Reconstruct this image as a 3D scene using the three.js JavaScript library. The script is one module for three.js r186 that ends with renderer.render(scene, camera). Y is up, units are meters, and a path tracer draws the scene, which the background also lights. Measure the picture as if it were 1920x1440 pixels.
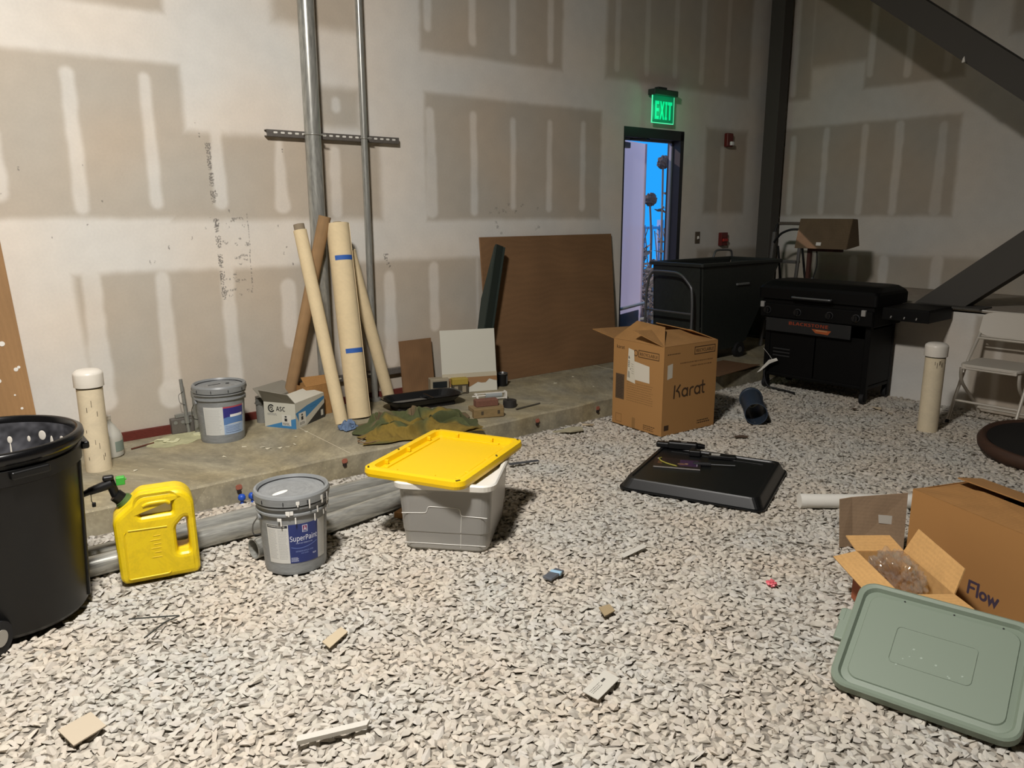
import * as THREE from 'three';
import { RoundedBoxGeometry } from 'three/addons/geometries/RoundedBoxGeometry.js';
import { ConvexGeometry } from 'three/addons/geometries/ConvexGeometry.js';
import { TextGeometry } from 'three/addons/geometries/TextGeometry.js';
import { FontLoader } from 'three/addons/loaders/FontLoader.js';
import { mergeGeometries } from 'three/addons/utils/BufferGeometryUtils.js';
import { RectAreaLightUniformsLib } from 'three/addons/lights/RectAreaLightUniformsLib.js';
import { createNoise2D, createNoise3D } from 'simplex-noise';

// ---------------------------------------------------------------- camera, sky, lamp, exposure
const scene = new THREE.Scene();
const renderer = new THREE.WebGLRenderer({ antialias: true });
renderer.toneMapping = THREE.LinearToneMapping;
renderer.toneMappingExposure = 1.0;
renderer.shadowMap.enabled = true;

const camera = new THREE.PerspectiveCamera(2 * Math.atan(720 / 1448) * 180 / Math.PI, 4 / 3, 0.05, 80);
{
  const pitch = 0.21888, roll = -0.00242, yaw = 0.68082;
  const F = new THREE.Vector3(Math.sin(yaw) * Math.cos(pitch), -Math.sin(pitch), -Math.cos(yaw) * Math.cos(pitch));
  const R0 = new THREE.Vector3(Math.cos(yaw), 0, Math.sin(yaw));
  const U0 = new THREE.Vector3().crossVectors(R0, F);
  const U = U0.clone().multiplyScalar(Math.cos(roll)).addScaledVector(R0, -Math.sin(roll));
  camera.position.set(-0.9677, 1.5344, 5.1907);
  camera.up.copy(U);
  camera.lookAt(camera.position.clone().add(F));
  camera.updateMatrixWorld(true);
  camera.updateProjectionMatrix();
}
scene.background = new THREE.Color().setRGB(0.02, 0.38, 1.05);      // clear blue daylight outside the door
const addedSun = new THREE.DirectionalLight(new THREE.Color().setRGB(1.0, 0.70, 0.62), 2.4);      // warm low sunlight added to shine through and tint the door leaf
addedSun.position.set(4.9 - 5, 5.5, -0.4 - 6.7); addedSun.target.position.set(4.9, 0.6, -0.4); scene.add(addedSun, addedSun.target);
addedSun.castShadow = true; Object.assign(addedSun.shadow.camera, { left: -7, right: 7, top: 7, bottom: -7, near: 0.5, far: 30 }); addedSun.shadow.mapSize.set(2048, 2048);
RectAreaLightUniformsLib.init();
const LAMP = { at: [-0.82, 4.0, 3.63], tilt: 0.297, size: 0.45, candela: 90, color: [1.0, 0.952, 0.90] };
const lampLight = new THREE.RectAreaLight(new THREE.Color().setRGB(...LAMP.color), LAMP.candela / LAMP.size ** 2, LAMP.size, LAMP.size);   // the hanging panel's glowing face, pointing down
lampLight.position.set(LAMP.at[0], LAMP.at[1] - 0.0115, LAMP.at[2] - 0.0035); lampLight.rotation.x = -Math.PI / 2 + LAMP.tilt; scene.add(lampLight);

// ---------------------------------------------------------------- helpers
function rng(seed) { let a = seed >>> 0; return () => { a |= 0; a = a + 0x6D2B79F5 | 0; let t = Math.imul(a ^ a >>> 15, 1 | a); t = t + Math.imul(t ^ t >>> 7, 61 | t) ^ t; return ((t ^ t >>> 14) >>> 0) / 4294967296; }; }
const rand = rng(20417);
const n2 = createNoise2D(rng(7)), n3 = createNoise3D(rng(11));
const PI = Math.PI, V = (x, y, z) => new THREE.Vector3(x, y, z);
const sm = (a, b, x) => { const t = Math.min(1, Math.max(0, (x - a) / (b - a))); return t * t * (3 - 2 * t); };
const used = new Map();
function numbered(name) { const k = used.get(name) ?? 0; used.set(name, k + 1); return k ? name + '_' + String(k).padStart(3, '0') : name; }
function place(g, x = 0, y = 0, z = 0, rx = 0, ry = 0, rz = 0) {
  const m = new THREE.Matrix4().compose(V(x, y, z), new THREE.Quaternion().setFromEuler(new THREE.Euler(rx, ry, rz, 'YXZ')), V(1, 1, 1));
  return g.applyMatrix4(m);
}
const box = (w, h, d, x = 0, y = 0, z = 0, rx = 0, ry = 0, rz = 0) => place(new THREE.BoxGeometry(w, h, d), x, y, z, rx, ry, rz);
const rbox = (w, h, d, r, x = 0, y = 0, z = 0, rx = 0, ry = 0, rz = 0) => place(new RoundedBoxGeometry(w, h, d, 3, Math.min(r, w / 2.01, h / 2.01, d / 2.01)), x, y, z, rx, ry, rz);
const cyl = (r0, r1, h, x = 0, y = 0, z = 0, rx = 0, ry = 0, rz = 0, seg = 32, open = false) => place(new THREE.CylinderGeometry(r1, r0, h, seg, 1, open), x, y, z, rx, ry, rz);
function rod(a, b, r, seg = 20, r2 = r) {
  const A = V(...a), B = V(...b), d = B.clone().sub(A), g = new THREE.CylinderGeometry(r2, r, d.length(), seg, 1);
  g.applyQuaternion(new THREE.Quaternion().setFromUnitVectors(V(0, 1, 0), d.clone().normalize()));
  const c = A.add(B).multiplyScalar(0.5); return g.translate(c.x, c.y, c.z);
}
function pipeShell(a, b, r, wall, seg = 28) {       // hollow tube between two points
  const A = V(...a), B = V(...b), d = B.clone().sub(A), L = d.length();
  const g = new THREE.LatheGeometry([[r - wall, 0], [r, 0], [r, L], [r - wall, L], [r - wall, 0]].map(p => new THREE.Vector2(...p)), seg);
  const out = facet(g); out.applyQuaternion(new THREE.Quaternion().setFromUnitVectors(V(0, 1, 0), d.normalize()));
  return out.translate(A.x, A.y, A.z);
}
function tube(pts, r, seg = 48, rs = 10, closed = false, tension = 0.35) {
  const c = new THREE.CatmullRomCurve3(pts.map(p => V(...p)), closed, 'catmullrom', tension);
  return new THREE.TubeGeometry(c, seg, r, rs, closed);
}
// crisp lathe: every profile segment gets its own vertices so that edges stay sharp
function lathe(profile, seg = 48, phi0 = 0, phi = 2 * PI) {
  const gs = [];
  for (let i = 0; i + 1 < profile.length; i++) {
    const a = profile[i], b = profile[i + 1];
    if (Math.hypot(a[0] - b[0], a[1] - b[1]) < 1e-6) continue;
    gs.push(new THREE.LatheGeometry([new THREE.Vector2(...a), new THREE.Vector2(...b)], seg, phi0, phi));
  }
  return join(gs);
}
function softLathe(profile, seg = 48) { return new THREE.LatheGeometry(profile.map(p => new THREE.Vector2(...p)), seg); }
function facet(g) { const q = g.index ? g.toNonIndexed() : g; q.computeVertexNormals(); return q; }
function join(gs) {
  const list = gs.flat(Infinity).map(g => {
    const q = g.index ? g.toNonIndexed() : g;
    if (!q.attributes.normal) q.computeVertexNormals();
    if (!q.attributes.uv) q.setAttribute('uv', new THREE.BufferAttribute(new Float32Array(q.attributes.position.count * 2), 2));
    for (const k of Object.keys(q.attributes)) if (!['position', 'normal', 'uv', 'color'].includes(k)) q.deleteAttribute(k);
    return q;
  });
  if (list.some(g => !g.attributes.color)) for (const g of list) g.deleteAttribute('color');
  return list.length === 1 ? list[0] : mergeGeometries(list);
}
function roundShape(w, h, r, cx = 0, cy = 0) {
  const s = new THREE.Shape(), x = cx - w / 2, y = cy - h / 2;
  s.moveTo(x + r, y); s.lineTo(x + w - r, y); s.quadraticCurveTo(x + w, y, x + w, y + r); s.lineTo(x + w, y + h - r); s.quadraticCurveTo(x + w, y + h, x + w - r, y + h);
  s.lineTo(x + r, y + h); s.quadraticCurveTo(x, y + h, x, y + h - r); s.lineTo(x, y + r); s.quadraticCurveTo(x, y, x + r, y);
  return s;
}
function polyShape(pts) { const s = new THREE.Shape(); pts.forEach((p, i) => i ? s.lineTo(...p) : s.moveTo(...p)); s.closePath(); return s; }
const extrude = (shape, depth, bevel = 0, seg = 8) => new THREE.ExtrudeGeometry(shape, { depth, bevelEnabled: bevel > 0, bevelThickness: bevel, bevelSize: bevel, bevelOffset: -bevel, bevelSegments: 3, curveSegments: seg });
// stack of rounded rectangles [w, d, y, r] joined into a skin (totes, trays, lids)
function rectLoft(rings, close = true, n = 6) {
  const loop = ([w, d, y, r]) => {
    const out = [];
    for (const [sx, sz, a0] of [[1, 1, 0], [-1, 1, PI / 2], [-1, -1, PI], [1, -1, 1.5 * PI]])
      for (let i = 0; i <= n; i++) { const a = a0 + i / n * PI / 2; out.push(V(sx * (w / 2 - r) + Math.cos(a) * r, y, sz * (d / 2 - r) + Math.sin(a) * r)); }
    return out;
  };
  const pos = [], L = rings.map(loop), m = L[0].length;
  const tri = (a, b, c) => pos.push(a.x, a.y, a.z, b.x, b.y, b.z, c.x, c.y, c.z);
  for (let k = 0; k + 1 < L.length; k++) for (let i = 0; i < m; i++) { const j = (i + 1) % m, a = L[k][i], b = L[k][j], c = L[k + 1][j], d = L[k + 1][i]; tri(a, d, b); tri(b, d, c); }
  if (close) { const last = L[L.length - 1], c = V(0, last[0].y, 0); for (let i = 0; i < m; i++) tri(c, last[(i + 1) % m], last[i]); }
  const g = new THREE.BufferGeometry(); g.setAttribute('position', new THREE.Float32BufferAttribute(pos, 3)); g.computeVertexNormals(); return g;
}
function panel(points, t) {       // a flat polygon in space given thickness t along its normal (cardboard, boards)
  const P = points.map(p => V(...p)), n = V(0, 0, 0);
  for (let i = 0; i < P.length; i++) { const a = P[i], b = P[(i + 1) % P.length]; n.x += (a.y - b.y) * (a.z + b.z); n.y += (a.z - b.z) * (a.x + b.x); n.z += (a.x - b.x) * (a.y + b.y); }
  n.normalize().multiplyScalar(t / 2);
  const top = P.map(p => p.clone().add(n)), bot = P.map(p => p.clone().sub(n)), pos = [], uv = [];
  const U = P[1].clone().sub(P[0]).normalize(), W = n.clone().normalize().cross(U);
  const put = (...vs) => vs.forEach(v => { pos.push(v.x, v.y, v.z); const d = v.clone().sub(P[0]); uv.push(d.dot(U), d.dot(W)); });
  for (let i = 1; i + 1 < P.length; i++) { put(top[0], top[i], top[i + 1]); put(bot[0], bot[i + 1], bot[i]); }
  for (let i = 0; i < P.length; i++) { const j = (i + 1) % P.length; put(top[i], bot[i], bot[j]); put(top[i], bot[j], top[j]); }
  const g = new THREE.BufferGeometry(); g.setAttribute('position', new THREE.Float32BufferAttribute(pos, 3)); g.setAttribute('uv', new THREE.Float32BufferAttribute(uv, 2)); g.computeVertexNormals(); return g;
}
function quad(a, b, c, d, off = 0) {      // printed sticker: a bottom-left, b bottom-right, c top-right, d top-left
  const A = V(...a), B = V(...b), C = V(...c), D = V(...d), n = B.clone().sub(A).cross(D.clone().sub(A)).normalize().multiplyScalar(off);
  const g = new THREE.BufferGeometry(), p = [A, B, C, A, C, D].flatMap(v => v.clone().add(n).toArray());
  g.setAttribute('position', new THREE.Float32BufferAttribute(p, 3)); g.setAttribute('uv', new THREE.Float32BufferAttribute([0, 0, 1, 0, 1, 1, 0, 0, 1, 1, 0, 1], 2)); g.computeVertexNormals(); return g;
}
function mesh(name, geos, mat, parent = scene) {
  const g = Array.isArray(geos) ? join(geos) : geos;
  const m = new THREE.Mesh(g, mat); m.name = parent === scene ? numbered(name) : name; parent.add(m); return m;
}
function tag(o, label, category, group, kind) { o.userData.label = label; if (category) o.userData.category = category; if (group) o.userData.group = group; if (kind) o.userData.kind = kind; return o; }
function thing(name, label, category, [x, y, z] = [0, 0, 0], turn = 0, group, kind) {
  const o = new THREE.Group(); o.name = numbered(name); o.position.set(x, y, z); o.rotation.y = turn; scene.add(o); return tag(o, label, category, group, kind);
}

// ---------------------------------------------------------------- computed textures
function canvasTex(w, h, draw, srgb = true) {
  const c = document.createElement('canvas'); c.width = w; c.height = h; const g = c.getContext('2d'); draw(g, w, h);
  const t = new THREE.CanvasTexture(c); if (srgb) t.colorSpace = THREE.SRGBColorSpace; t.wrapS = t.wrapT = THREE.RepeatWrapping; t.magFilter = THREE.LinearFilter; return t;
}
function dataTex(w, h, f, srgb = true) {       // f(u, v) -> [r, g, b] 0..255
  const d = new Uint8Array(w * h * 4);
  for (let y = 0; y < h; y++) for (let x = 0; x < w; x++) { const c = f(x / w, y / h), o = (y * w + x) * 4; d[o] = c[0]; d[o + 1] = c[1]; d[o + 2] = c[2]; d[o + 3] = 255; }
  const t = new THREE.DataTexture(d, w, h); if (srgb) t.colorSpace = THREE.SRGBColorSpace; t.wrapS = t.wrapT = THREE.RepeatWrapping; t.magFilter = THREE.LinearFilter; t.needsUpdate = true; return t;
}
// noise that tiles over the unit square
function tn(u, v, f, s = 0) { const a = u * 2 * PI, b = v * 2 * PI, R = f / (2 * PI); return n3(Math.cos(a) * R + s * 7.1, Math.sin(a) * R + Math.cos(b) * R * 0.7 + s, Math.sin(b) * R + s * 3.3); }
const grey = (v) => [v, v, v].map(x => Math.max(0, Math.min(255, x)));
const fineBump = dataTex(256, 256, (u, v) => grey(128 + 60 * tn(u, v, 60) + 40 * tn(u, v, 120, 3)), false);
const rep = (t, x, y = x) => { const c = t.clone(); c.repeat.set(x, y); c.needsUpdate = true; return c; };

const mat = (color, roughness = 0.8, extra = {}) => new THREE.MeshStandardMaterial({ color: Array.isArray(color) ? new THREE.Color().setRGB(...color) : color, roughness, ...extra });
const phys = (color, roughness, extra = {}) => new THREE.MeshPhysicalMaterial({ color: Array.isArray(color) ? new THREE.Color().setRGB(...color) : color, roughness, ...extra });

function speckle(w, h, base, amount, freq, seed = 0, tint = [1, 1, 1]) {
  return dataTex(w, h, (u, v) => { const k = 1 + amount * (0.6 * tn(u, v, freq, seed) + 0.4 * tn(u, v, freq * 3.7, seed + 2)); return base.map((b, i) => Math.max(0, Math.min(255, b * (1 + (k - 1) * tint[i])))); });
}
const galvTex = dataTex(256, 256, (u, v) => { const a = tn(u, v, 14, 1), b = tn(u, v, 40, 4); const k = 205 + 18 * Math.sign(a) * Math.abs(a) + 14 * b; return [k, k, k * 0.985].map(x => Math.min(255, x)); });
const cardTex = dataTex(256, 256, (u, v) => { const k = 1 + 0.035 * tn(u, v, 8, 2) + 0.03 * tn(u, v, 70, 5) + 0.015 * Math.sin(v * 2 * PI * 60); return [255 * k * 0.95, 255 * k * 0.95, 255 * k * 0.95].map(x => Math.min(255, x)); });
const dirtTex = speckle(256, 256, [225, 224, 222], 0.10, 9, 3);
const woodTex = dataTex(512, 512, (u, v) => {
  const w = u + 0.012 * tn(u, v, 5, 1); const g1 = Math.sin((w * 26 + 0.9 * tn(u, v, 3, 2)) * 2 * PI) * 0.5 + 0.5, g2 = tn(u * 8 % 1, v, 60, 6);
  const k = 0.93 + 0.025 * g1 + 0.025 * g2 + 0.05 * tn(u, v, 4, 8); return [236 * k, 222 * k, 200 * k].map(x => Math.min(255, x));
});

const M = {
  galv: mat(0xcfcfca, 0.3, { metalness: 0.45, map: rep(galvTex, 1, 3) }),
  galvDull: mat(0xb2b2ae, 0.5, { metalness: 0.35, map: rep(galvTex, 2, 4) }),
  strut: mat(0x8d8782, 0.5, { metalness: 0.35, map: rep(galvTex, 4, 1) }),
  pvc: mat(0xe2d6bd, 0.42, { map: rep(speckle(256, 256, [250, 247, 240], 0.03, 5, 9), 1, 2) }),
  pvcCap: mat(0xe6e0d4, 0.32),
  paper: mat(0xe4d3ae, 0.9, { map: rep(speckle(256, 256, [250, 246, 240], 0.025, 4, 12), 1, 4) }),
  cardA: mat(0xa87c48, 0.92, { map: cardTex }),
  cardB: mat(0x9f7340, 0.92, { map: cardTex }),
  cardLight: mat(0xcfa266, 0.92, { map: cardTex }),
  cardGrey: mat(0x9a8268, 0.92, { map: cardTex }),
  bucket: mat(0x989c9e, 0.42, { map: dirtTex }),
  black: mat(0x0d0d0e, 0.45),
  blackGloss: mat(0x0a0a0b, 0.25),
  blackMatte: mat(0x0b0b0b, 0.75),
  darkSteel: mat(0x2d2d2c, 0.6, { metalness: 0.2 }),
  yellow: mat(0xf2c70c, 0.42),
  canYellow: mat(0xe6c814, 0.4, { map: rep(speckle(256, 256, [252, 250, 240], 0.06, 8, 15), 3, 3) }),
  white: mat(0xe2dfd6, 0.5),
  scrap: mat(0xc6c2b8, 0.7),
  whitePaint: mat(0xe6e2d9, 0.7),
  green: mat(0x7d8a7a, 0.5, { map: rep(speckle(256, 256, [250, 250, 250], 0.05, 14, 18), 3, 3), roughnessMap: null }),
  blueTape: mat(0x2f5fae, 0.7),
  blueCap: mat(0x1f4fb4, 0.45),
  red: mat(0x651c18, 0.4),
  rubber: mat(0x18181a, 0.7),
  wood: mat(0xc39a68, 0.75, { map: woodTex }),
  ply: mat(0x93765a, 0.82, { map: rep(woodTex, 1, 1) }),
  steelTube: mat(0x77797b, 0.4, { metalness: 0.7 }),
  clearTote: phys(0xd6d4ce, 0.36, { transmission: 0.62, ior: 1.3, thickness: 0 }),
};

// ---------------------------------------------------------------- drywall: bare paper sheets, taped joints and mudded screw lines
function drywallTexture(W, H, x0, x1, y0, y1, patches, strips, marks) {
  const cov = new Float32Array(W * H), ink = new Float32Array(W * H), sx = W / (x1 - x0), sy = H / (y1 - y0);
  const each = (ax, bx, ay, by, f) => {
    const i0 = Math.max(0, Math.floor((ax - x0) * sx)), i1 = Math.min(W - 1, Math.ceil((bx - x0) * sx)), j0 = Math.max(0, Math.floor((ay - y0) * sy)), j1 = Math.min(H - 1, Math.ceil((by - y0) * sy));
    for (let j = j0; j <= j1; j++) for (let i = i0; i <= i1; i++) f(j * W + i, x0 + (i + 0.5) / sx, y0 + (j + 0.5) / sy);
  };
  for (const [ax, bx, ay, by, soft = 0.028, slantL = 0, k = 1] of patches) each(ax - 0.15, bx + 0.15, ay - 0.15, by + 0.15, (o, x, y) => {
    const wob = 0.006 * n2(x * 1.7, y * 1.7) + 0.003 * n2(x * 9, y * 9);
    const l = ax + slantL * (by - y) / (by - ay), d = Math.min(x - l, bx - x, y - ay, by - y) + wob;
    cov[o] = Math.max(cov[o], k * sm(-soft, soft, d));
  });
  for (const [cx, ya, yb, w = 0.034, w2 = w, k = 0.82] of strips) each(cx - 0.12, cx + 0.12, ya - 0.06, yb + 0.06, (o, x, y) => {
    const t = (y - ya) / (yb - ya), hw = w2 + (w - w2) * Math.min(1, Math.max(0, t)), cxx = cx + 0.003 * n2(cx * 9, y * 3);
    const yy = Math.max(ya + hw, Math.min(yb - hw, y)), d = hw * (1 + 0.12 * n2(x * 3 + cx, y * 5)) - Math.hypot(x - cxx, y - yy);
    cov[o] *= 1 - k * sm(-0.018, 0.018, d + 0.004);
  });
  for (const [cx, cy, w, h, k = 0.8, seed = 0] of marks) each(cx - w, cx + w, cy - h, cy + h, (o, x, y) => {
    const d = Math.max(Math.abs(x - cx) / w, Math.abs(y - cy) / h); if (d > 1) return;
    const g = n2(x * 60 + seed * 9, y * 60) + 0.5 * n2(x * 140, y * 140 + seed);
    ink[o] = Math.max(ink[o], k * sm(0.0, 0.5, g + 0.45 - d * 0.5));
  });
  const white = [222, 216, 206], paperC = [188, 178, 163], inkC = [92, 88, 84], d = new Uint8Array(W * H * 4);
  for (let j = 0; j < H; j++) for (let i = 0; i < W; i++) {
    const o = j * W + i, x = x0 + i / sx, y = y0 + j / sy, c = cov[o];
    const tone = 1 + 0.012 * n2(x * 1.7 + 5, y * 1.7) + 0.010 * n2(x * 6, y * 6 + 3) + 0.008 * n2(x * 40, y * 40);
    const hue = 0.02 * n2(x * 1.1 + 40, y * 1.3);
    for (let k = 0; k < 3; k++) {
      let v = (white[k] * (1 - c) + paperC[k] * c) * tone * (1 + (k === 0 ? hue : k === 2 ? -hue : 0));
      v = v * (1 - ink[o]) + inkC[k] * ink[o];
      d[o * 4 + k] = Math.max(0, Math.min(255, v));
    }
    d[o * 4 + 3] = 255;
  }
  const t = new THREE.DataTexture(d, W, H); t.colorSpace = THREE.SRGBColorSpace; t.wrapS = t.wrapT = THREE.ClampToEdgeWrapping; t.magFilter = THREE.LinearFilter; t.needsUpdate = true; return t;
}
function planarUV(g, f) { const p = g.attributes.position, uv = new Float32Array(p.count * 2); for (let i = 0; i < p.count; i++) { const [u, v] = f(p.getX(i), p.getY(i), p.getZ(i)); uv[2 * i] = u; uv[2 * i + 1] = v; } g.setAttribute('uv', new THREE.BufferAttribute(uv, 2)); return g; }

const backPatches = [
  [-1.9, 0.62, 1.505, 2.415], [0.5, 1.99, 1.49, 2.03, 0.035], [1.5, 1.84, 2.12, 2.385, 0.04], [1.24, 1.86, 2.76, 3.35, 0.05], [-1.9, 0.56, 2.705, 4.4],
  [-0.09, 2.87, 0.13, 1.175, 0.03, 0.05], [2.37, 3.8, 2.715, 4.4], [2.395, 4.285, 1.475, 2.42], [4.33, 6.5, 2.715, 4.4, 0.04], [5.82, 6.52, 1.52, 2.375, 0.04],
  [5.76, 7.0, 0.1, 1.14, 0.04], [2.87, 4.3, 0.13, 1.175],
];
const backStrips = [
  [0, 1.53, 2.34, 0.033, 0.037], [0.415, 1.56, 2.35, 0.029, 0.034], [-0.41, 1.6, 2.0, 0.05], [0.81, 1.56, 2.06, 0.032, 0.042], [1.225, 1.53, 2.02, 0.018, 0.055], [1.63, 1.5, 1.99, 0.04, 0.035],
  [2.44, 1.49, 2.31, 0.035, 0.05], [2.85, 1.51, 2.31, 0.027, 0.032], [3.255, 1.56, 2.29, 0.024], [3.66, 1.54, 2.3, 0.025, 0.03], [4.06, 1.55, 2.32, 0.026, 0.032],
  [2.44, 2.85, 4.2, 0.03], [2.85, 2.8, 4.2, 0.03], [3.255, 2.78, 4.2, 0.028], [3.66, 2.76, 4.2, 0.03],
  [4.47, 2.78, 4.2, 0.03, 0.03, 0.6], [4.87, 2.78, 4.2, 0.03, 0.03, 0.5], [5.28, 2.8, 4.2, 0.03, 0.03, 0.5], [5.69, 2.78, 4.2, 0.035, 0.035, 0.6], [6.1, 2.8, 4.2, 0.03, 0.03, 0.5],
  [0.0, 0.34, 1.2, 0.045, 0.06, 0.85], [0.4, 0.42, 1.17, 0.036, 0.05], [0.385, 0.30, 0.47, 0.07, 0.07], [0.81, 0.3, 1.2, 0.04, 0.045], [1.225, 0.6, 1.08, 0.05, 0.055], [1.63, 0.4, 1.1, 0.035],
  [2.035, 0.36, 1.1, 0.04, 0.055], [2.44, 0.6, 1.15, 0.04], [1.66, 2.22, 2.32, 0.03], [6.1, 1.5, 2.2, 0.03, 0.035, 0.7], [6.3, 0.3, 1.1, 0.03, 0.03, 0.6], [5.98, 0.3, 1.1, 0.04, 0.04, 0.5],
];
const backMarks = [];
{ const r = rng(91);
  for (const y of [1.94, 1.86, 1.76, 1.65, 1.47, 1.36, 1.24, 1.13, 1.03]) { backMarks.push([0.755 + (1.94 - y) * 0.03, y, 0.016, 0.03, 0.75, y * 10], [0.755 + (1.94 - y) * 0.03, y - 0.04, 0.013, 0.02, 0.6, y * 7]); }
  for (const y of [1.5, 1.38, 1.26, 1.14, 1.04]) for (let k = 0; k < 7; k++) backMarks.push([0.80 + 0.17 * r(), y - 0.06 * r(), 0.008 + 0.008 * r(), 0.008, 0.5, k]);
  for (let y = 1.52; y > 0.98; y -= 0.02) backMarks.push([0.975 + 0.004 * n2(0, y * 4), y, 0.003, 0.012, 0.6, y]);
  for (let k = 0; k < 26; k++) backMarks.push([-0.5 + 2.2 * r(), 1.1 + 1.0 * r(), 0.004, 0.006 + 0.01 * r(), 0.6, k]);
  for (let k = 0; k < 16; k++) backMarks.push([3.0 + 0.6 * r(), 1.3 + 0.3 * r(), 0.014, 0.012, 0.35, k]);
  for (let k = 0; k < 8; k++) backMarks.push([2.0 + 0.05 * r(), 1.1 + 0.14 * r(), 0.012, 0.008, 0.6, k]);
}
const rightPatches = [   // along the right wall the first number is z
  [1.01, 1.96, 2.745, 4.4], [-0.2, 0.42, 2.71, 4.4, 0.035], [0.4, 1.05, 3.02, 4.4, 0.05], [-0.2, 1.985, 1.49, 2.42, 0.03], [-0.2, 3.6, 0.1, 1.1, 0.035], [2.3, 4.2, 3.05, 4.4, 0.04],
];
const rightStrips = [[0.27, 1.5, 2.34, 0.03], [0.65, 1.5, 2.4, 0.03], [1.07, 1.5, 2.4, 0.03], [1.42, 1.5, 2.4, 0.04, 0.035], [1.83, 1.5, 2.36, 0.03, 0.05, 0.6], [0.22, 2.75, 4.2, 0.03], [1.06, 2.85, 4.2, 0.03], [1.435, 2.8, 4.2, 0.032], [1.8, 2.8, 4.2, 0.03, 0.03, 0.5],
  [0.65, 0.2, 1.1, 0.035], [1.07, 0.3, 1.08, 0.04], [1.39, 0.3, 1.1, 0.045], [1.91, 0.3, 1.12, 0.05], [2.6, 2.95, 4.2, 0.03]];
const backTex = drywallTexture(2048, 1024, -2, 7, 0, 4.5, backPatches, backStrips, backMarks);
const rightTex = drywallTexture(1024, 1024, 0, 4.5, 0, 4.5, rightPatches, rightStrips, []);
const drywallBack = mat(0xffffff, 0.88, { map: backTex, bumpMap: rep(fineBump, 14, 7), bumpScale: 0.0006 });
const drywallRight = mat(0xffffff, 0.88, { map: rightTex, bumpMap: rep(fineBump, 8, 8), bumpScale: 0.0006 });
const drywallPlain = mat(0x4a4743, 0.9, { bumpMap: rep(fineBump, 8, 8), bumpScale: 0.0006 });  // dark tone keeps the unseen surfaces from bouncing light

const DX0 = 4.585, DX1 = 5.46, DTOP = 2.315, ROOM = { x0: -4, x1: 7, z1: 9, top: 5.4 };
{
  const g = join([box(DX0 - ROOM.x0, ROOM.top, 0.15, (DX0 + ROOM.x0) / 2, ROOM.top / 2, -0.075), box(ROOM.x1 + 0.15 - DX1, ROOM.top, 0.15, (ROOM.x1 + 0.15 + DX1) / 2, ROOM.top / 2, -0.075), box(DX1 - DX0, ROOM.top - DTOP, 0.15, (DX0 + DX1) / 2, (ROOM.top + DTOP) / 2, -0.075)]);
  planarUV(g, (x, y) => [(x + 2) / 9, y / 4.5]);
  tag(mesh('wall_back', g, drywallBack), 'long unpainted drywall wall with taped joints and mudded screw lines', 'wall', null, 'structure');
  const r = planarUV(box(0.15, ROOM.top, ROOM.z1, ROOM.x1 + 0.075, ROOM.top / 2, ROOM.z1 / 2), (x, y, z) => [z / 4.5, y / 4.5]);
  tag(mesh('wall_right', r, drywallRight), 'dim drywall wall with taped joints behind the steel braces', 'wall', null, 'structure');
  tag(mesh('wall_left', box(0.15, ROOM.top, ROOM.z1, ROOM.x0 - 0.075, ROOM.top / 2, ROOM.z1 / 2), drywallPlain), 'unseen wall opposite the braced wall coloured dark to cut bounced light', 'wall', null, 'structure');
  tag(mesh('wall_front', box(ROOM.x1 - ROOM.x0 + 0.3, ROOM.top, 0.15, (ROOM.x0 + ROOM.x1) / 2, ROOM.top / 2, ROOM.z1 + 0.075), drywallPlain), 'unseen wall opposite the door coloured dark to cut bounced light', 'wall', null, 'structure');
  tag(mesh('ceiling', box(ROOM.x1 - ROOM.x0 + 0.3, 0.15, ROOM.z1 + 0.3, (ROOM.x0 + ROOM.x1) / 2, ROOM.top + 0.075, ROOM.z1 / 2), mat(0x1b1a19, 0.95)), 'unseen ceiling above the room coloured dark to cut bounced light', 'ceiling', null, 'structure');  // unseen ceiling, coloured dark so it returns little light
}
// the low wall that steps out below the braces
{
  const lowTex = drywallTexture(1024, 256, 1.2, 6.2, 0, 1.25, [[2.83, 3.75, -0.2, 0.75, 0.02], [3.78, 4.4, -0.2, 0.75, 0.03]], [[3.02, 0.02, 0.77, 0.022]], []);
  const m = mat(0xffffff, 0.85, { map: lowTex }), topM = mat(0xb5aa9c, 0.9, { map: rep(dirtTex, 3, 6) });
  const w = mesh('wall_low', planarUV(box(0.12, 0.78, 4.6, 5.63, 0.38, 3.5), (x, y, z) => [(z - 1.2) / 5, y / 1.25]), m);
  tag(w, 'low white drywall wall stepping out behind the white chair', 'wall', null, 'structure');
  mesh('ledge', box(1.43, 0.03, 4.6, 6.285, 0.775, 3.5), topM, w);
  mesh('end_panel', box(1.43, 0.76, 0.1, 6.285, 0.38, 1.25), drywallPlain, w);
  mesh('edge_bead', rbox(0.012, 0.012, 4.6, 0.004, 5.568, 0.787, 3.5), M.white, w);
}
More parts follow.
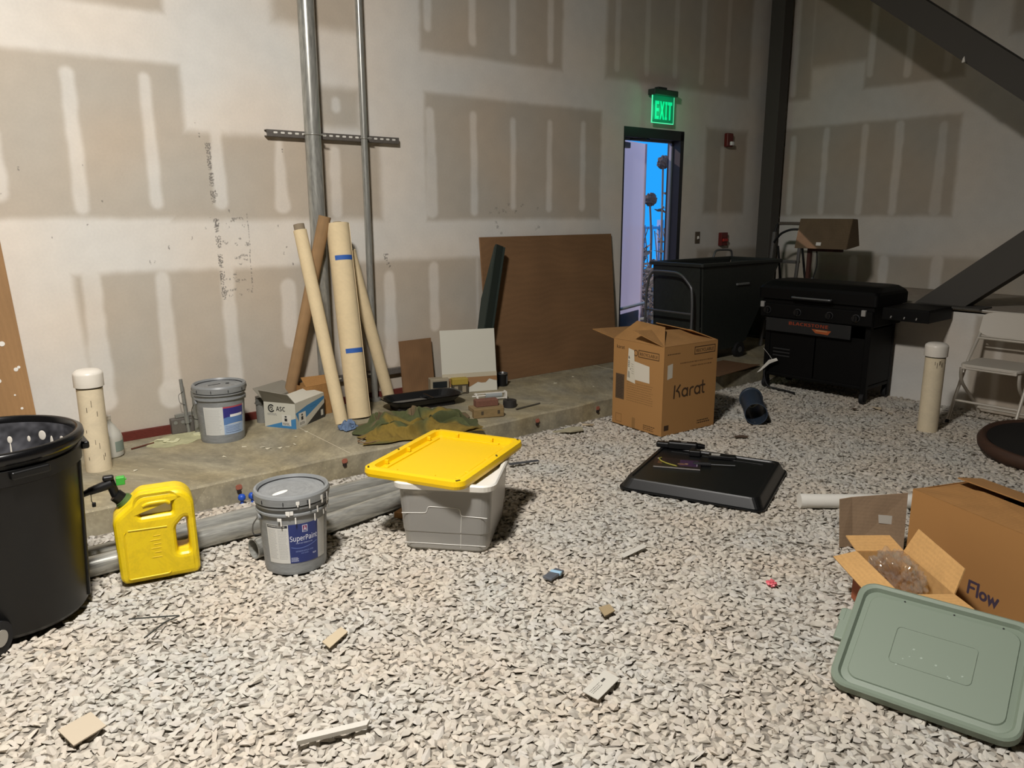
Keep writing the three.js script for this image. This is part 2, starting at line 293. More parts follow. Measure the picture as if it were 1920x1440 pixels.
// ---------------------------------------------------------------- concrete strip along the wall
const slabTex = dataTex(1024, 512, (u, v) => {
  const k = 1 + 0.09 * tn(u, v, 10, 21) + 0.07 * tn(u, v, 28, 22) + 0.05 * tn(u, v, 90, 23), g = 0.05 * tn(u, v, 7, 24), s = tn(u, v, 130, 25) > 0.83 ? 1.18 : 1;
  return [166 * k * s * (1 + g * 0.4), 159 * k * s, 138 * k * s * (1 - g)].map(x => Math.max(0, Math.min(255, x)));
});
const slabM = mat(0xe6e2d8, 0.78, { map: slabTex, bumpMap: rep(fineBump, 20, 6), bumpScale: 0.0015 });
{
  const P = [[0, -0.1], [1.165, -0.1], [1.168, 0.12], [1.156, 0.13], [0, 0.13]], pos = [], N = 60;
  const at = (p, x) => { const e = p[0] > 1 ? 0.012 * n2(x * 1.3, p[1] * 4) + 0.005 * n2(x * 9, p[1] * 9) : 0; return [x, p[1] + (p[0] > 1 && p[1] > 0 ? 0.004 * n2(x * 7, 3) : 0), p[0] + e]; };
  for (let i = 0; i < N; i++) { const xa = ROOM.x0 + (ROOM.x1 - ROOM.x0) * i / N, xb = ROOM.x0 + (ROOM.x1 - ROOM.x0) * (i + 1) / N;
    for (let k = 0; k + 1 < P.length; k++) { const a = at(P[k], xa), b = at(P[k], xb), c = at(P[k + 1], xb), d = at(P[k + 1], xa); pos.push(...a, ...b, ...c, ...a, ...c, ...d); } }
  const g = new THREE.BufferGeometry(); g.setAttribute('position', new THREE.Float32BufferAttribute(pos, 3)); planarUV(g, (x, y, z) => [x / 2.4, (z - y) / 2.4]); g.computeVertexNormals();
  const f = mesh('floor_slab', g, slabM); tag(f, 'grey concrete strip along the foot of the drywall', 'floor', null, 'structure');
  mesh('saw_joint', box(0.004, 0.002, 1.1, 1.06, 0.1302, 0.6), mat(0xcfc5ad, 0.9), f);
  mesh('saw_joint', box(0.004, 0.002, 1.1, 4.1, 0.1302, 0.6), mat(0xcfc5ad, 0.9), f);
  // round form-tie holes along the slab edge with a smear of red marking paint
  const hole = mat(0x241a14, 0.9), paint = mat(0xa0604c, 0.9);
  for (const [x, y] of [[0.38, 0.066], [1.01, 0.085], [1.75, 0.07], [2.52, 0.07], [3.13, 0.062]]) {
    const zf = 1.168 + 0.012 * n2(x * 1.3, y * 4);
    mesh('tie_hole', cyl(0.012, 0.012, 0.01, x, y - 0.012, zf + 0.006, PI / 2, 0, 0, 14), hole, f);
    mesh('paint_mark', extrude(roundShape(0.034, 0.028, 0.012, x, y + 0.014), 0.004).translate(0, 0, zf + 0.006), paint, f);
  }
}
{
  const bb = mesh('baseboard_back', [box(1.35, 0.055, 0.035, -0.02, 0.158, 0.012), box(3.6, 0.05, 0.03, 2.55, 0.155, 0.01)], mat(0x6e2a1e, 0.85, { map: rep(dirtTex, 6, 1) }));
  tag(bb, 'rust red sill plate at the foot of the drywall', 'baseboard', null, 'structure');
}
// ---------------------------------------------------------------- steel frame
{
  const steel = mat(0x4b4843, 0.75), c = thing('steel_column', 'dark square steel column standing in the room corner', 'column', [6.83, 0.13, 0.13], 0, null, 'structure');
  mesh('shaft', rbox(0.165, 5.27, 0.165, 0.012, 0, 2.635, 0), steel, c); mesh('base_plate', box(0.32, 0.02, 0.32, 0, 0.01, 0), steel, c);
  const brace = (label, a, b, h, cutY) => {     // a, b = (z, y) of the axis; square tube in the plane x = 5.72
    const t = thing('steel_brace', label, 'brace', [5.72, 0, 0], 0, null, 'structure');
    const d = [b[0] - a[0], b[1] - a[1]], L = Math.hypot(...d), n = [-d[1] / L * h / 2, d[0] / L * h / 2];
    let pts = [[a[0] + n[0], a[1] + n[1]], [b[0] + n[0], b[1] + n[1]], [b[0] - n[0], b[1] - n[1]], [a[0] - n[0], a[1] - n[1]]];
    if (cutY !== undefined) { const k = d[0] / d[1]; const at = (p) => [p[0] + (cutY - p[1]) * k, cutY]; pts[0] = at(pts[0]); pts[3] = at(pts[3]); }
    mesh('tube', panel(pts.map(p => [0, p[1], p[0]]), 0.17), steel, t); return t;
  };
  const lower = brace('dark steel brace rising from the low wall ledge', [2.52, 0.795], [4.3, 2.27], 0.245, 0.795);
  mesh('foot_plate', box(0.24, 0.012, 0.5, -0.085, 0.796, 2.62), steel, lower);
  const upper = brace('dark steel brace descending from the corner column top', [0.3, 4.40], [4.3, 1.42], 0.2);
  mesh('paint_chip', extrude(polyShape([[0, 0], [0.022, 0.004], [0.014, 0.045], [0.004, 0.03]]), 0.003).rotateY(-PI / 2).translate(-0.176, 2.62, 2.52), M.white, upper);
}

// ---------------------------------------------------------------- door, frame and what stands outside
{
  const frameM = mat(0x26282e, 0.5), leafM = phys(0xe6dcdf, 0.95, { transmission: 0.5, thickness: 0 }), d = thing('door_1', 'exit door standing ajar in a dark steel frame', 'door', [DX0, 0.13, 0], 0, null, 'structure');
  const w = DX1 - DX0, h = DTOP - 0.13;
  const fr = mesh('frame', [box(0.018, h, 0.165, 0.009, h / 2, -0.081), box(0.05, h, 0.165, w - 0.025, h / 2, -0.08), box(w, 0.09, 0.165, w / 2, h - 0.045, -0.08)], frameM, d);
  mesh('stop', [box(0.02, h - 0.09, 0.03, w - 0.06, (h - 0.09) / 2, -0.11), box(w - 0.1, 0.02, 0.03, w / 2, h - 0.1, -0.11)], mat(0x8b93a5, 0.5), fr);
  mesh('threshold', box(w, 0.015, 0.24, w / 2, 0.0075, -0.08), M.steelTube, d);
  const leaf = new THREE.Group(); leaf.name = 'leaf'; leaf.position.set(0.022, 0, -0.15); leaf.rotation.y = 19 * PI / 180; d.add(leaf);
  mesh('film_covered_glass', new THREE.PlaneGeometry(w - 0.08, h - 0.11).translate((w - 0.08) / 2, h / 2 - 0.04, 0), leafM, leaf);
  mesh('stile', [box(0.02, h - 0.11, 0.03, 0.01, h / 2 - 0.04, 0), box(0.012, h - 0.11, 0.03, w - 0.086, h / 2 - 0.04, 0)], mat(0xb8b0ba, 0.6), leaf);
  mesh('kick_plate', box(w - 0.2, 0.36, 0.03, (w - 0.12) / 2, 0.2, 0.0), mat(0x62606a, 0.45), leaf);
  mesh('grab_rail', [tube([[0.02, 0.46, 0.09], [0.35, 0.46, 0.09], [0.68, 0.46, 0.09], [0.71, 0.445, 0.09], [0.72, 0.40, 0.09], [0.72, 0.3, 0.09], [0.72, 0.28, 0.03]], 0.016, 60, 10), box(0.03, 0.03, 0.09, 0.05, 0.46, 0.05)], M.white, leaf);
  mesh('closer_body', rbox(0.22, 0.055, 0.05, 0.008, 0.13, h - 0.15, 0.05), mat(0xb9b6b4, 0.5), leaf);
  mesh('closer_arm', [rod([0.14, 2.08, -0.04], [0.32, 2.085, -0.01], 0.01), rod([0.32, 2.085, -0.01], [0.42, 2.09, -0.06], 0.008)], frameM, d);
}
{
  const ground = mesh('ground', box(16, 0.1, 10, 6, 0.02, -5.2), mat(0x55534e, 0.95, { map: rep(dirtTex, 8, 5) })); tag(ground, 'bare ground outside the open door', 'ground', null, 'structure');
  // pale railing fence beyond the plants
  const f = thing('railing_fence', 'pale railing fence beyond the dried plants outside the door', 'fence', [8.2, 0.07, -4.4], 0);
  const fm = mat(0xb8c4d8, 0.7);
  mesh('rail', box(4.4, 0.05, 0.05, 0, 1.18, 0), fm, f); mesh('rail', box(4.4, 0.05, 0.05, 0, 0.25, 0), fm, f);
  for (let i = 0; i < 22; i++) mesh('picket', box(0.045, 1.1, 0.03, -2.1 + i * 0.2, 0.68, 0), fm, f);
  for (let i = 0; i < 4; i++) mesh('post', box(0.09, 1.32, 0.09, -2.15 + i * 1.43, 0.66, 0), fm, f);
  // dead sunflower stalks
  const stalk = mat(0x857a6e, 0.95), leafM = mat(0x93887b, 0.95, { side: THREE.DoubleSide }), headM = mat(0x6a5f55, 0.95);
  const labels = ['tallest dried flower stalk with drooping seed head outside the door', 'dried flower stalk with upright seed head outside the door', 'short withered plant with curled leaves by the doorway', 'leaning withered stalk with shredded leaves outside', 'bushy dead plant of thin stems outside the door', 'low tangle of dry stems at the foot of the tall stalks', 'dense dry thicket of stems behind the leaning stalk', 'tall feathery dead plant beside the door jamb'];
  [[6.32, -0.95, 2.05, 1], [6.1, -0.9, 1.62, 1], [5.62, -0.55, 0.95, 0], [5.98, -1.2, 1.35, 0], [5.84, -0.86, 1.3, 0], [5.9, -0.5, 0.7, 0], [6.32, -1.4, 1.45, 0], [6.14, -0.56, 1.5, 0]].forEach(([x, z, H, head], i) => {
    const r = rng(300 + i), p = thing('dried_plant', labels[i], 'plant', [x, 0.07, z], 0, 'dried plants outside the door');
    const stems = [], n = head ? 2 : 14;
    for (let k = 0; k < n; k++) { const a = r() * 2 * PI, s = 0.06 + 0.14 * r(), hh = H * (k ? 0.55 + 0.4 * r() : 1); stems.push(tube([[0, 0, 0], [Math.cos(a) * s * 0.3, hh * 0.4, Math.sin(a) * s * 0.3], [Math.cos(a) * s * 0.5, hh * 0.75, Math.sin(a) * s * 0.6], [Math.cos(a) * s, hh, Math.sin(a) * s]], k || !head ? 0.006 : 0.012, 16, 6)); }
    mesh('stem', stems, stalk, p);
    const nl = head ? 16 : 90;
    for (let k = 0; k < nl; k++) {
      const a = r() * 2 * PI, y = H * (0.08 + 0.8 * r()), L = 0.07 + 0.10 * r(), w = 0.015 + 0.03 * r(), q = 0.15 * r() * (head ? 0.5 : 1);
      const g = new THREE.PlaneGeometry(L, w, 4, 1), pp = g.attributes.position; for (let m = 0; m < pp.count; m++) { const t = pp.getX(m) / L + 0.5; pp.setY(m, pp.getY(m) * Math.sin(PI * Math.min(0.95, t + 0.08))); pp.setZ(m, -0.12 * t * t + 0.02 * Math.sin(t * 9 + k)); }
      g.computeVertexNormals(); mesh('leaf', place(g, Math.cos(a) * q, y, Math.sin(a) * q, -0.6 + 1.2 * r(), a, -0.9 + 0.9 * r()), leafM, p);
    }
    if (head) { const h2 = new THREE.SphereGeometry(0.085, 22, 16), pp = h2.attributes.position; for (let m = 0; m < pp.count; m++) { const q = 1 + 0.35 * n3(pp.getX(m) * 38, pp.getY(m) * 22, pp.getZ(m) * 22 + i); pp.setXYZ(m, pp.getX(m) * q, pp.getY(m) * q * 0.8, pp.getZ(m) * q * 0.6); } h2.computeVertexNormals();
      const e = stems[0]; e.computeBoundingBox(); const c = new THREE.CatmullRomCurve3([V(0, 0, 0)]); mesh('seed_head', h2.translate((e.boundingBox.min.x + e.boundingBox.max.x) / 2 * 1.6, H * 0.99, (e.boundingBox.min.z + e.boundingBox.max.z) / 2 * 1.6), headM, p); }
  });
}
// ---------------------------------------------------------------- the hanging light panel that lights the room (above the view)
{
  const [x, y, z] = LAMP.at, l = thing('pendant_lamp', 'square white light panel hanging from the ceiling on two cords', 'lamp', [x, y, z]), w = LAMP.size; l.rotation.x = LAMP.tilt;
  const glow = new THREE.MeshStandardMaterial({ color: 0xffffff, emissive: new THREE.Color().setRGB(...LAMP.color), emissiveIntensity: 3, roughness: 0.5 });
  mesh('housing', rbox(w + 0.03, 0.05, w + 0.03, 0.01, 0, 0.027, 0), M.white, l); mesh('diffuser', box(w, 0.006, w, 0, -0.001, 0), glow, l);
  for (const s of [-1, 1]) mesh('cord', rod([s * 0.15, 0.05, 0], [s * 0.15, (ROOM.top - y) * Math.cos(LAMP.tilt), -(ROOM.top - y) * Math.sin(LAMP.tilt)], 0.004), M.black, l);
}

// ---------------------------------------------------------------- on the wall
{ // conduits and the slotted channel that carries them
  const big = thing('conduit_pipe', 'thick galvanized steel conduit running up the drywall', 'pipe', [1.435, 0.13, 0.085]);
  mesh('tube', cyl(0.055, 0.055, 5.26, 0, 2.63, 0, 0, 0, 0, 36), M.galv, big); mesh('coupling', cyl(0.062, 0.062, 0.12, 0, 3.1, 0), M.galv, big); mesh('floor_flange', cyl(0.08, 0.08, 0.02, 0, 0.01, 0), M.galvDull, big);
  const small = thing('conduit_pipe', 'thin galvanized conduit beside the thick pipe', 'pipe', [1.835, 0.13, 0.065]);
  mesh('tube', cyl(0.024, 0.024, 5.26, 0, 2.63, 0, 0, 0, 0, 28), M.galv, small); mesh('floor_flange', cyl(0.045, 0.045, 0.02, 0, 0.01, 0), M.galvDull, small);
  const channel = (label, x0, x1, y, z, slots) => {
    const t = thing('strut_channel', label, 'channel', [(x0 + x1) / 2, y, z]), L = x1 - x0, parts = [];
    parts.push(box(L, 0.004, 0.04, 0, 0.02, -0.02), box(L, 0.004, 0.04, 0, -0.02, -0.02), box(L, 0.04, 0.003, 0, 0, 0), box(L, 0.003, 0.008, 0, 0.016, -0.036), box(L, 0.003, 0.008, 0, -0.016, -0.036));
    mesh('rail', parts, M.strut, t);
    if (slots) for (let i = 0; i < slots; i++) mesh('slot', extrude(roundShape(0.028, 0.012, 0.006, -L / 2 + 0.06 + i * 0.05, 0.005), 0.002).translate(0, 0, 0.0005), M.white, t);  // pale inserts paint in the lit wall seen through the holes
    return t;
  };
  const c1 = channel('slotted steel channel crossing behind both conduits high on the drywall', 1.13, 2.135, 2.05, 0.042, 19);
  for (const [x, r] of [[1.435 - 1.6325, 0.058], [1.835 - 1.6325, 0.027]]) { const k = mesh('pipe_clamp', place(new THREE.TorusGeometry(r, 0.004, 8, 28), x, 0.0, r === 0.058 ? 0.043 : 0.023, PI / 2), M.galv, c1); mesh('clamp_bolt', rod([x + r * 0.6, 0.0, 0.05 + (r === 0.058 ? 0.05 : 0)], [x + r * 0.6 + 0.03, 0, 0.05 + (r === 0.058 ? 0.05 : 0)], 0.005), M.galv, k); }
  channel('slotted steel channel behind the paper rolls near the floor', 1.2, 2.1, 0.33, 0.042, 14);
}
const bold = await new FontLoader().loadAsync('fonts/droid/droid_sans_bold.typeface.json');
const regular = await new FontLoader().loadAsync('fonts/droid/droid_sans_regular.typeface.json');
{ // edge-lit exit sign
  const t = thing('exit_sign', 'glowing green edge lit exit sign above the door', 'sign', [5.045, 2.36, 0.02]);
  const dim = new THREE.MeshStandardMaterial({ color: 0x0c5a38, emissive: new THREE.Color().setRGB(0, 0.10, 0.045), roughness: 0.3 });
  const lit = new THREE.MeshStandardMaterial({ color: 0x0c5a38, emissive: new THREE.Color().setRGB(0.0, 0.72, 0.26), roughness: 0.4 });
  const edge = new THREE.MeshStandardMaterial({ color: 0x0c5a38, emissive: new THREE.Color().setRGB(0.10, 0.95, 0.45), roughness: 0.4 });
  mesh('housing', [rbox(0.34, 0.055, 0.09, 0.008, 0, 0.275, 0.045), box(0.12, 0.03, 0.05, -0.02, 0.312, 0.03)], mat(0x2c3a33, 0.6), t);
  mesh('panel', box(0.315, 0.25, 0.008, 0, 0.125, 0.045), dim, t);
  mesh('lit_edge', [box(0.006, 0.25, 0.01, -0.1555, 0.125, 0.046), box(0.006, 0.25, 0.01, 0.1555, 0.125, 0.046), box(0.315, 0.007, 0.01, 0, 0.003, 0.046)], edge, t);
  let x = -0.118;
  for (const [ch, w] of [['E', 0.056], ['X', 0.066], ['I', 0.028], ['T', 0.058]]) {
    const g = new TextGeometry(ch, { font: bold, size: 1, depth: 0.01, curveSegments: 4 }); g.computeBoundingBox(); const b = g.boundingBox;
    g.translate(-b.min.x, -b.min.y, 0); g.scale(w / (b.max.x - b.min.x), 0.165 / (b.max.y - b.min.y), 0.4); g.translate(x, 0.035, 0.0495); x += w + 0.012;
    mesh('letter', g, lit, t);
  }
  const p = new THREE.PointLight(new THREE.Color().setRGB(0.05, 1, 0.4), 0.09, 0, 2); p.position.set(0, 0.12, 0.14); p.shadow.radius = 4; p.castShadow = true; p.name = 'sign_light'; t.add(p);
}
{ // red fire devices and switch
  const a = thing('alarm_strobe', 'small dark red alarm strobe high on the drywall beside the door', 'alarm', [6.165, 2.27, 0.0]);
  mesh('body', rbox(0.1, 0.14, 0.05, 0.012, 0, 0, 0.025), M.red, a); mesh('lens', rbox(0.045, 0.04, 0.03, 0.008, 0.012, -0.035, 0.06), phys(0xf2f2f2, 0.1, { clearcoat: 1 }), a);
  const p = thing('pull_station', 'red fire pull station at hand height beside the door', 'alarm', [6.165, 1.245, 0]);
  mesh('body', rbox(0.11, 0.14, 0.045, 0.006, 0, 0, 0.0225), M.red, p); mesh('pull_bar', rbox(0.08, 0.03, 0.02, 0.004, 0, -0.01, 0.052), mat(0xb5322a, 0.4), p);
  const s = thing('light_switch', 'grey steel light switch plate beside the door frame', 'switch', [5.745, 1.27, 0]);
  mesh('plate', rbox(0.075, 0.12, 0.008, 0.003, 0, 0, 0.004), mat(0x6d6254, 0.45, { metalness: 0.5 }), s); mesh('toggle', box(0.012, 0.028, 0.02, 0, 0, 0.014, -0.3), M.white, s);
}
// ---------------------------------------------------------------- leaning boards and rolls
{
  const t = thing('plywood_sheet', 'large brown plywood sheet leaning on the drywall beside the door', 'plywood', [3.645, 0.13, 0.14]);
  const g = planarUV(place(new RoundedBoxGeometry(1.54, 1.21, 0.015, 1, 0.002), 0, 0.605, 0), (x, y) => [y / 1.4 + 0.1, x / 1.6]);
  mesh('board', place(g, 0, 0, 0, -0.095), M.ply, t);
  const p = thing('plank', 'tall paint flecked wooden panel leaning behind the black trash can', 'plank', [-0.635, 0.13, 0.22], 0);
  const pw = mat(0xb0906a, 0.75, { map: rep(woodTex, 1, 1) });
  mesh('board', place(planarUV(box(0.5, 1.52, 0.018, 0, 0.76, 0), (x, y) => [x / 0.6, y / 1.6]), 0.0, 0, 0, -0.09, 0, 0.045), pw, p);
  const r = rng(5); for (const [u, v, s] of [[0.16, 0.70, 0.014], [0.20, 0.55, 0.011], [0.215, 0.56, 0.008], [0.11, 0.50, 0.012], [0.19, 0.33, 0.007], [0.05, 0.86, 0.008], [0.17, 0.41, 0.005]]) {
    const d = place(cyl(s, s, 0.002, 0, 0, 0, PI / 2, 0, 0, 14), u, v, 0.0102); place(d, 0, 0, 0, -0.09, 0, 0.045); mesh('paint_fleck', d, M.whitePaint, p);
  }
}
function paperRoll(label, base, top, r, m, parts) {
  const t = thing('paper_roll', label, 'roll', base, 0, undefined);
  const b = V(...top).sub(V(...base)), L = b.length(), q = new THREE.Quaternion().setFromUnitVectors(V(0, 1, 0), b.clone().normalize());
  const add = (n, g, mm) => { g.applyQuaternion(q); return mesh(n, g, mm, t); };
  add('wrap', lathe([[r - 0.012, 0.002], [r, 0], [r, L], [r - 0.012, L]], 36), m);
  parts(add, L, r); return t;
}
{
  const coreM = mat(0x8d7f6a, 0.9);
  paperRoll('thickest cream paper roll bound with two blue tape bands', [1.505, 0.13, 0.43], [1.525, 1.46, 0.20], 0.079, M.paper, (add, L, r) => {
    add('end_spiral', cyl(r - 0.012, r - 0.012, 0.01, 0, L - 0.01, 0), M.paper); add('core', pipeShell([0, L - 0.05, 0], [0, L + 0.012, 0], 0.03, 0.004), coreM);
    add('flap_edge', box(0.004, L * 0.995, 0.012, r * 0.86, L / 2, r * 0.52, 0, -0.5), M.paper);
    for (const y of [0.47, 1.11]) add('tape_band', lathe([[r + 0.001, y - 0.016], [r + 0.0015, y + 0.016]], 24, -1.0, 1.7), M.blueTape);
  });
  paperRoll('thin cream paper roll with a grey core tip', [1.335, 0.13, 0.50], [1.25, 1.42, 0.20], 0.044, M.paper, (add, L, r) => { add('core', pipeShell([0, L - 0.2, 0], [0, L + 0.04, 0], 0.036, 0.003), coreM); });
  paperRoll('thin cream paper roll leaning behind the thick taped roll', [1.915, 0.13, 0.15], [1.635, 1.27, 0.145], 0.045, M.paper, (add, L, r) => { add('end_spiral', cyl(r - 0.014, r - 0.014, 0.01, 0, L - 0.01, 0), M.paper); add('white_end', lathe([[r + 0.001, 0.0], [r + 0.001, 0.02]], 24), M.white); });
  const tubeM = mat(0x9f7f59, 0.9, { map: cardTex });
  const t = thing('cardboard_tube', 'brown cardboard tube leaning against the thick conduit', 'tube', [1.125, 0.13, 0.052]);
  mesh('tube', pipeShell([0, 0, 0], [0.315, 1.38, 0.14], 0.042, 0.006), tubeM, t);
}
{ // leaning pieces near the plywood
  const a = thing('steel_channel', 'dark green metal channel leaning on the plywood sheet', 'metal channel', [2.66, 0.13, 0.175]);
  const dir = V(0.27, 1.15, -0.06), L = dir.length(), q = new THREE.Quaternion().setFromUnitVectors(V(0, 1, 0), dir.normalize()), gm = mat(0x2f3833, 0.55);
  for (const g of [['web', box(0.1, L, 0.006, 0.05, L / 2, 0.05, 0, 0.3)], ['flange', panel([[0, 0, 0.0], [0, L * 0.62, -0.03], [0, L * 0.98, 0.045], [0, L, 0.06], [0, 0.0, 0.07]], 0.005)], ['flange', box(0.005, L * 0.99, 0.04, 0.1, L / 2, 0.04)]]) mesh(g[0], g[1].applyQuaternion(q), gm, a);
  const w = thing('white_board', 'small white board with torn lower facing leaning on the plywood', 'board', [2.565, 0.13, 0.30], -0.36);
  const wm = mat(0xcfcdbf, 0.6);
  mesh('panel', place(rbox(0.45, 0.50, 0.014, 0.003, 0, 0.25, 0), 0, 0, 0, -0.16), wm, w);
  { const pts = [[-0.225, 0.12]]; const r = rng(66); for (let i = 0; i <= 14; i++) pts.push([-0.225 + 0.45 * i / 14, 0.045 + 0.03 * r() + (i > 8 ? 0.025 : 0)]); pts.push([0.225, 0.135]);
    mesh('torn_facing', place(extrude(polyShape(pts), 0.002).translate(0, 0, 0.007), 0, 0, 0, -0.16), mat(0x97724c, 0.9), w); mesh('facing_strip', place(box(0.45, 0.035, 0.002, 0, 0.137, 0.0085), 0, 0, 0, -0.16), mat(0xbdb49c, 0.7), w); }
  const s = thing('plywood_offcut', 'small plywood offcut leaning on the drywall beside the white board', 'plywood', [2.22, 0.13, 0.085]);
  mesh('board', place(planarUV(box(0.29, 0.43, 0.015, 0, 0.215, 0), (x, y) => [x / 0.5, y / 0.6]), 0, 0, 0, -0.1), M.ply, s);
}
{ // round black can, two small device boxes
  const c = thing('paint_tin', 'small black paint tin in front of the plywood sheet', 'tin', [2.91, 0.13, 0.275]);
  mesh('body', cyl(0.045, 0.045, 0.1, 0, 0.05, 0), M.black, c); mesh('rim', lathe([[0.036, 0.098], [0.047, 0.1], [0.047, 0.106], [0.04, 0.108], [0.036, 0.1]], 32), M.steelTube, c); mesh('lid', cyl(0.036, 0.036, 0.004, 0, 0.1, 0), M.blackGloss, c); mesh('white_dab', cyl(0.01, 0.01, 0.004, 0.004, 0.104, 0, 0, 0, 0, 10), M.white, c);
  mesh('label', lathe([[0.0455, 0.02], [0.0455, 0.085]], 16, 0.2, 0.6), mat(0x6a6c70, 0.6), c);
  const b = thing('device_box', 'small beige box with a dark window on the slab', 'box', [2.33, 0.13, 0.2], -0.35);
  mesh('body', rbox(0.15, 0.13, 0.09, 0.006, 0, 0.065, 0), mat(0x9b917b, 0.7), b); mesh('window', rbox(0.115, 0.05, 0.006, 0.002, 0, 0.085, 0.045), mat(0x23282a, 0.3), b); mesh('lip', box(0.13, 0.012, 0.03, 0, 0.03, 0.05), mat(0xb7ad97, 0.7), b);
  const d = thing('device_box', 'small box with yellow top and dark front on the slab', 'box', [2.475, 0.13, 0.27], -0.35);
  mesh('body', box(0.125, 0.075, 0.09, 0, 0.0375, 0), mat(0x4d4637, 0.8), d); mesh('yellow_top', rbox(0.13, 0.05, 0.095, 0.006, 0, 0.10, 0), mat(0xa9923a, 0.7), d);
  for (const x of [-0.035, 0.03]) mesh('insert', box(0.03, 0.05, 0.01, x, 0.04, 0.047), mat(0x9a8f78, 0.7), d);
}
{ // black tray, caulking gun, brick, blocks
  const t = thing('paint_tray', 'long black plastic paint tray on the slab', 'tray', [2.02, 0.165, 0.45], -0.12);
  const g = rectLoft([[0.60, 0.26, 0.045, 0.1], [0.50, 0.19, 0.0, 0.07], [0.49, 0.18, 0.005, 0.07], [0.585, 0.245, 0.047, 0.095]], false); mesh('shell', g, M.black, t);
  mesh('bottom', rectLoft([[0.5, 0.19, 0.004, 0.07], [0.49, 0.18, 0.006, 0.07]]), M.rubber, t); mesh('rim', rectLoft([[0.585, 0.245, 0.045, 0.095], [0.615, 0.275, 0.05, 0.1], [0.615, 0.275, 0.042, 0.1]], false), M.blackGloss, t);
  mesh('divider', box(0.012, 0.03, 0.17, 0.05, 0.025, 0), M.blackGloss, t); mesh('paint_film', rectLoft([[0.28, 0.13, 0.012, 0.05], [0.27, 0.12, 0.013, 0.05]]).translate(-0.1, 0, 0), mat(0x77756f, 0.4), t);
  const u = thing('black_pad', 'flat black foam pad under the paint tray', 'pad', [2.02, 0.13, 0.45], -0.12); mesh('slab', rbox(0.46, 0.032, 0.16, 0.008, 0, 0.016, 0), M.rubber, u);
  const c = thing('caulking_gun', 'white caulking gun lying on the slab beside the tray', 'tool', [2.48, 0.15, 0.62], -0.35);
  mesh('cradle', [box(0.25, 0.006, 0.012, 0.03, 0.04, 0), box(0.25, 0.006, 0.012, 0.03, 0.0, 0.02), box(0.012, 0.055, 0.05, 0.155, 0.02, 0)], M.white, c); mesh('plunger', rod([-0.11, 0.022, 0], [0.12, 0.022, 0], 0.005), M.white, c); mesh('trigger', box(0.014, 0.07, 0.014, -0.07, 0.012, 0, 0, 0, 0.4), M.white, c); mesh('cartridge', place(cyl(0.018, 0.018, 0.13, 0, 0, 0), 0.06, 0.02, 0, 0, 0, PI / 2), mat(0x9aa0a0, 0.5), c);
  const br = thing('brick', 'single dusty red brick on the slab', 'brick', [2.32, 0.13, 0.83], -0.3); mesh('block', rbox(0.17, 0.05, 0.07, 0.006, 0, 0.055, 0), mat(0x8a5f4e, 0.95, { map: dirtTex }), br); mesh('board', rbox(0.24, 0.03, 0.1, 0.004, 0, 0.015, 0), mat(0x8d7754, 0.9), br);
  const wb = thing('wood_block', 'pale wood block with notches beside the brick', 'wood', [2.21, 0.13, 1.0], -0.35); mesh('block', rbox(0.22, 0.065, 0.055, 0.005, 0, 0.0325, 0), mat(0x9a8a68, 0.85, { map: rep(woodTex, 1, 1) }), wb); for (const x of [-0.05, 0.07]) mesh('notch', rbox(0.018, 0.026, 0.003, 0.001, x, 0.036, 0.0277), mat(0x4a4030, 0.9), wb);
  const ro = thing('tape_roll', 'small dark roll of tape on the slab beside the brick', 'tape', [2.51, 0.13, 0.87], 0.2); mesh('ring', lathe([[0.022, 0], [0.05, 0], [0.05, 0.05], [0.022, 0.05], [0.022, 0]], 28), mat(0x2e2c2a, 0.6), ro);
  const st = thing('thin_stick', 'thin grey stick lying on the slab near the tape roll', 'stick', [2.6, 0.137, 0.97], 0.1); mesh('stick', rod([-0.12, 0, 0], [0.13, 0, 0.0], 0.006), mat(0x4f4a40, 0.8), st);
}
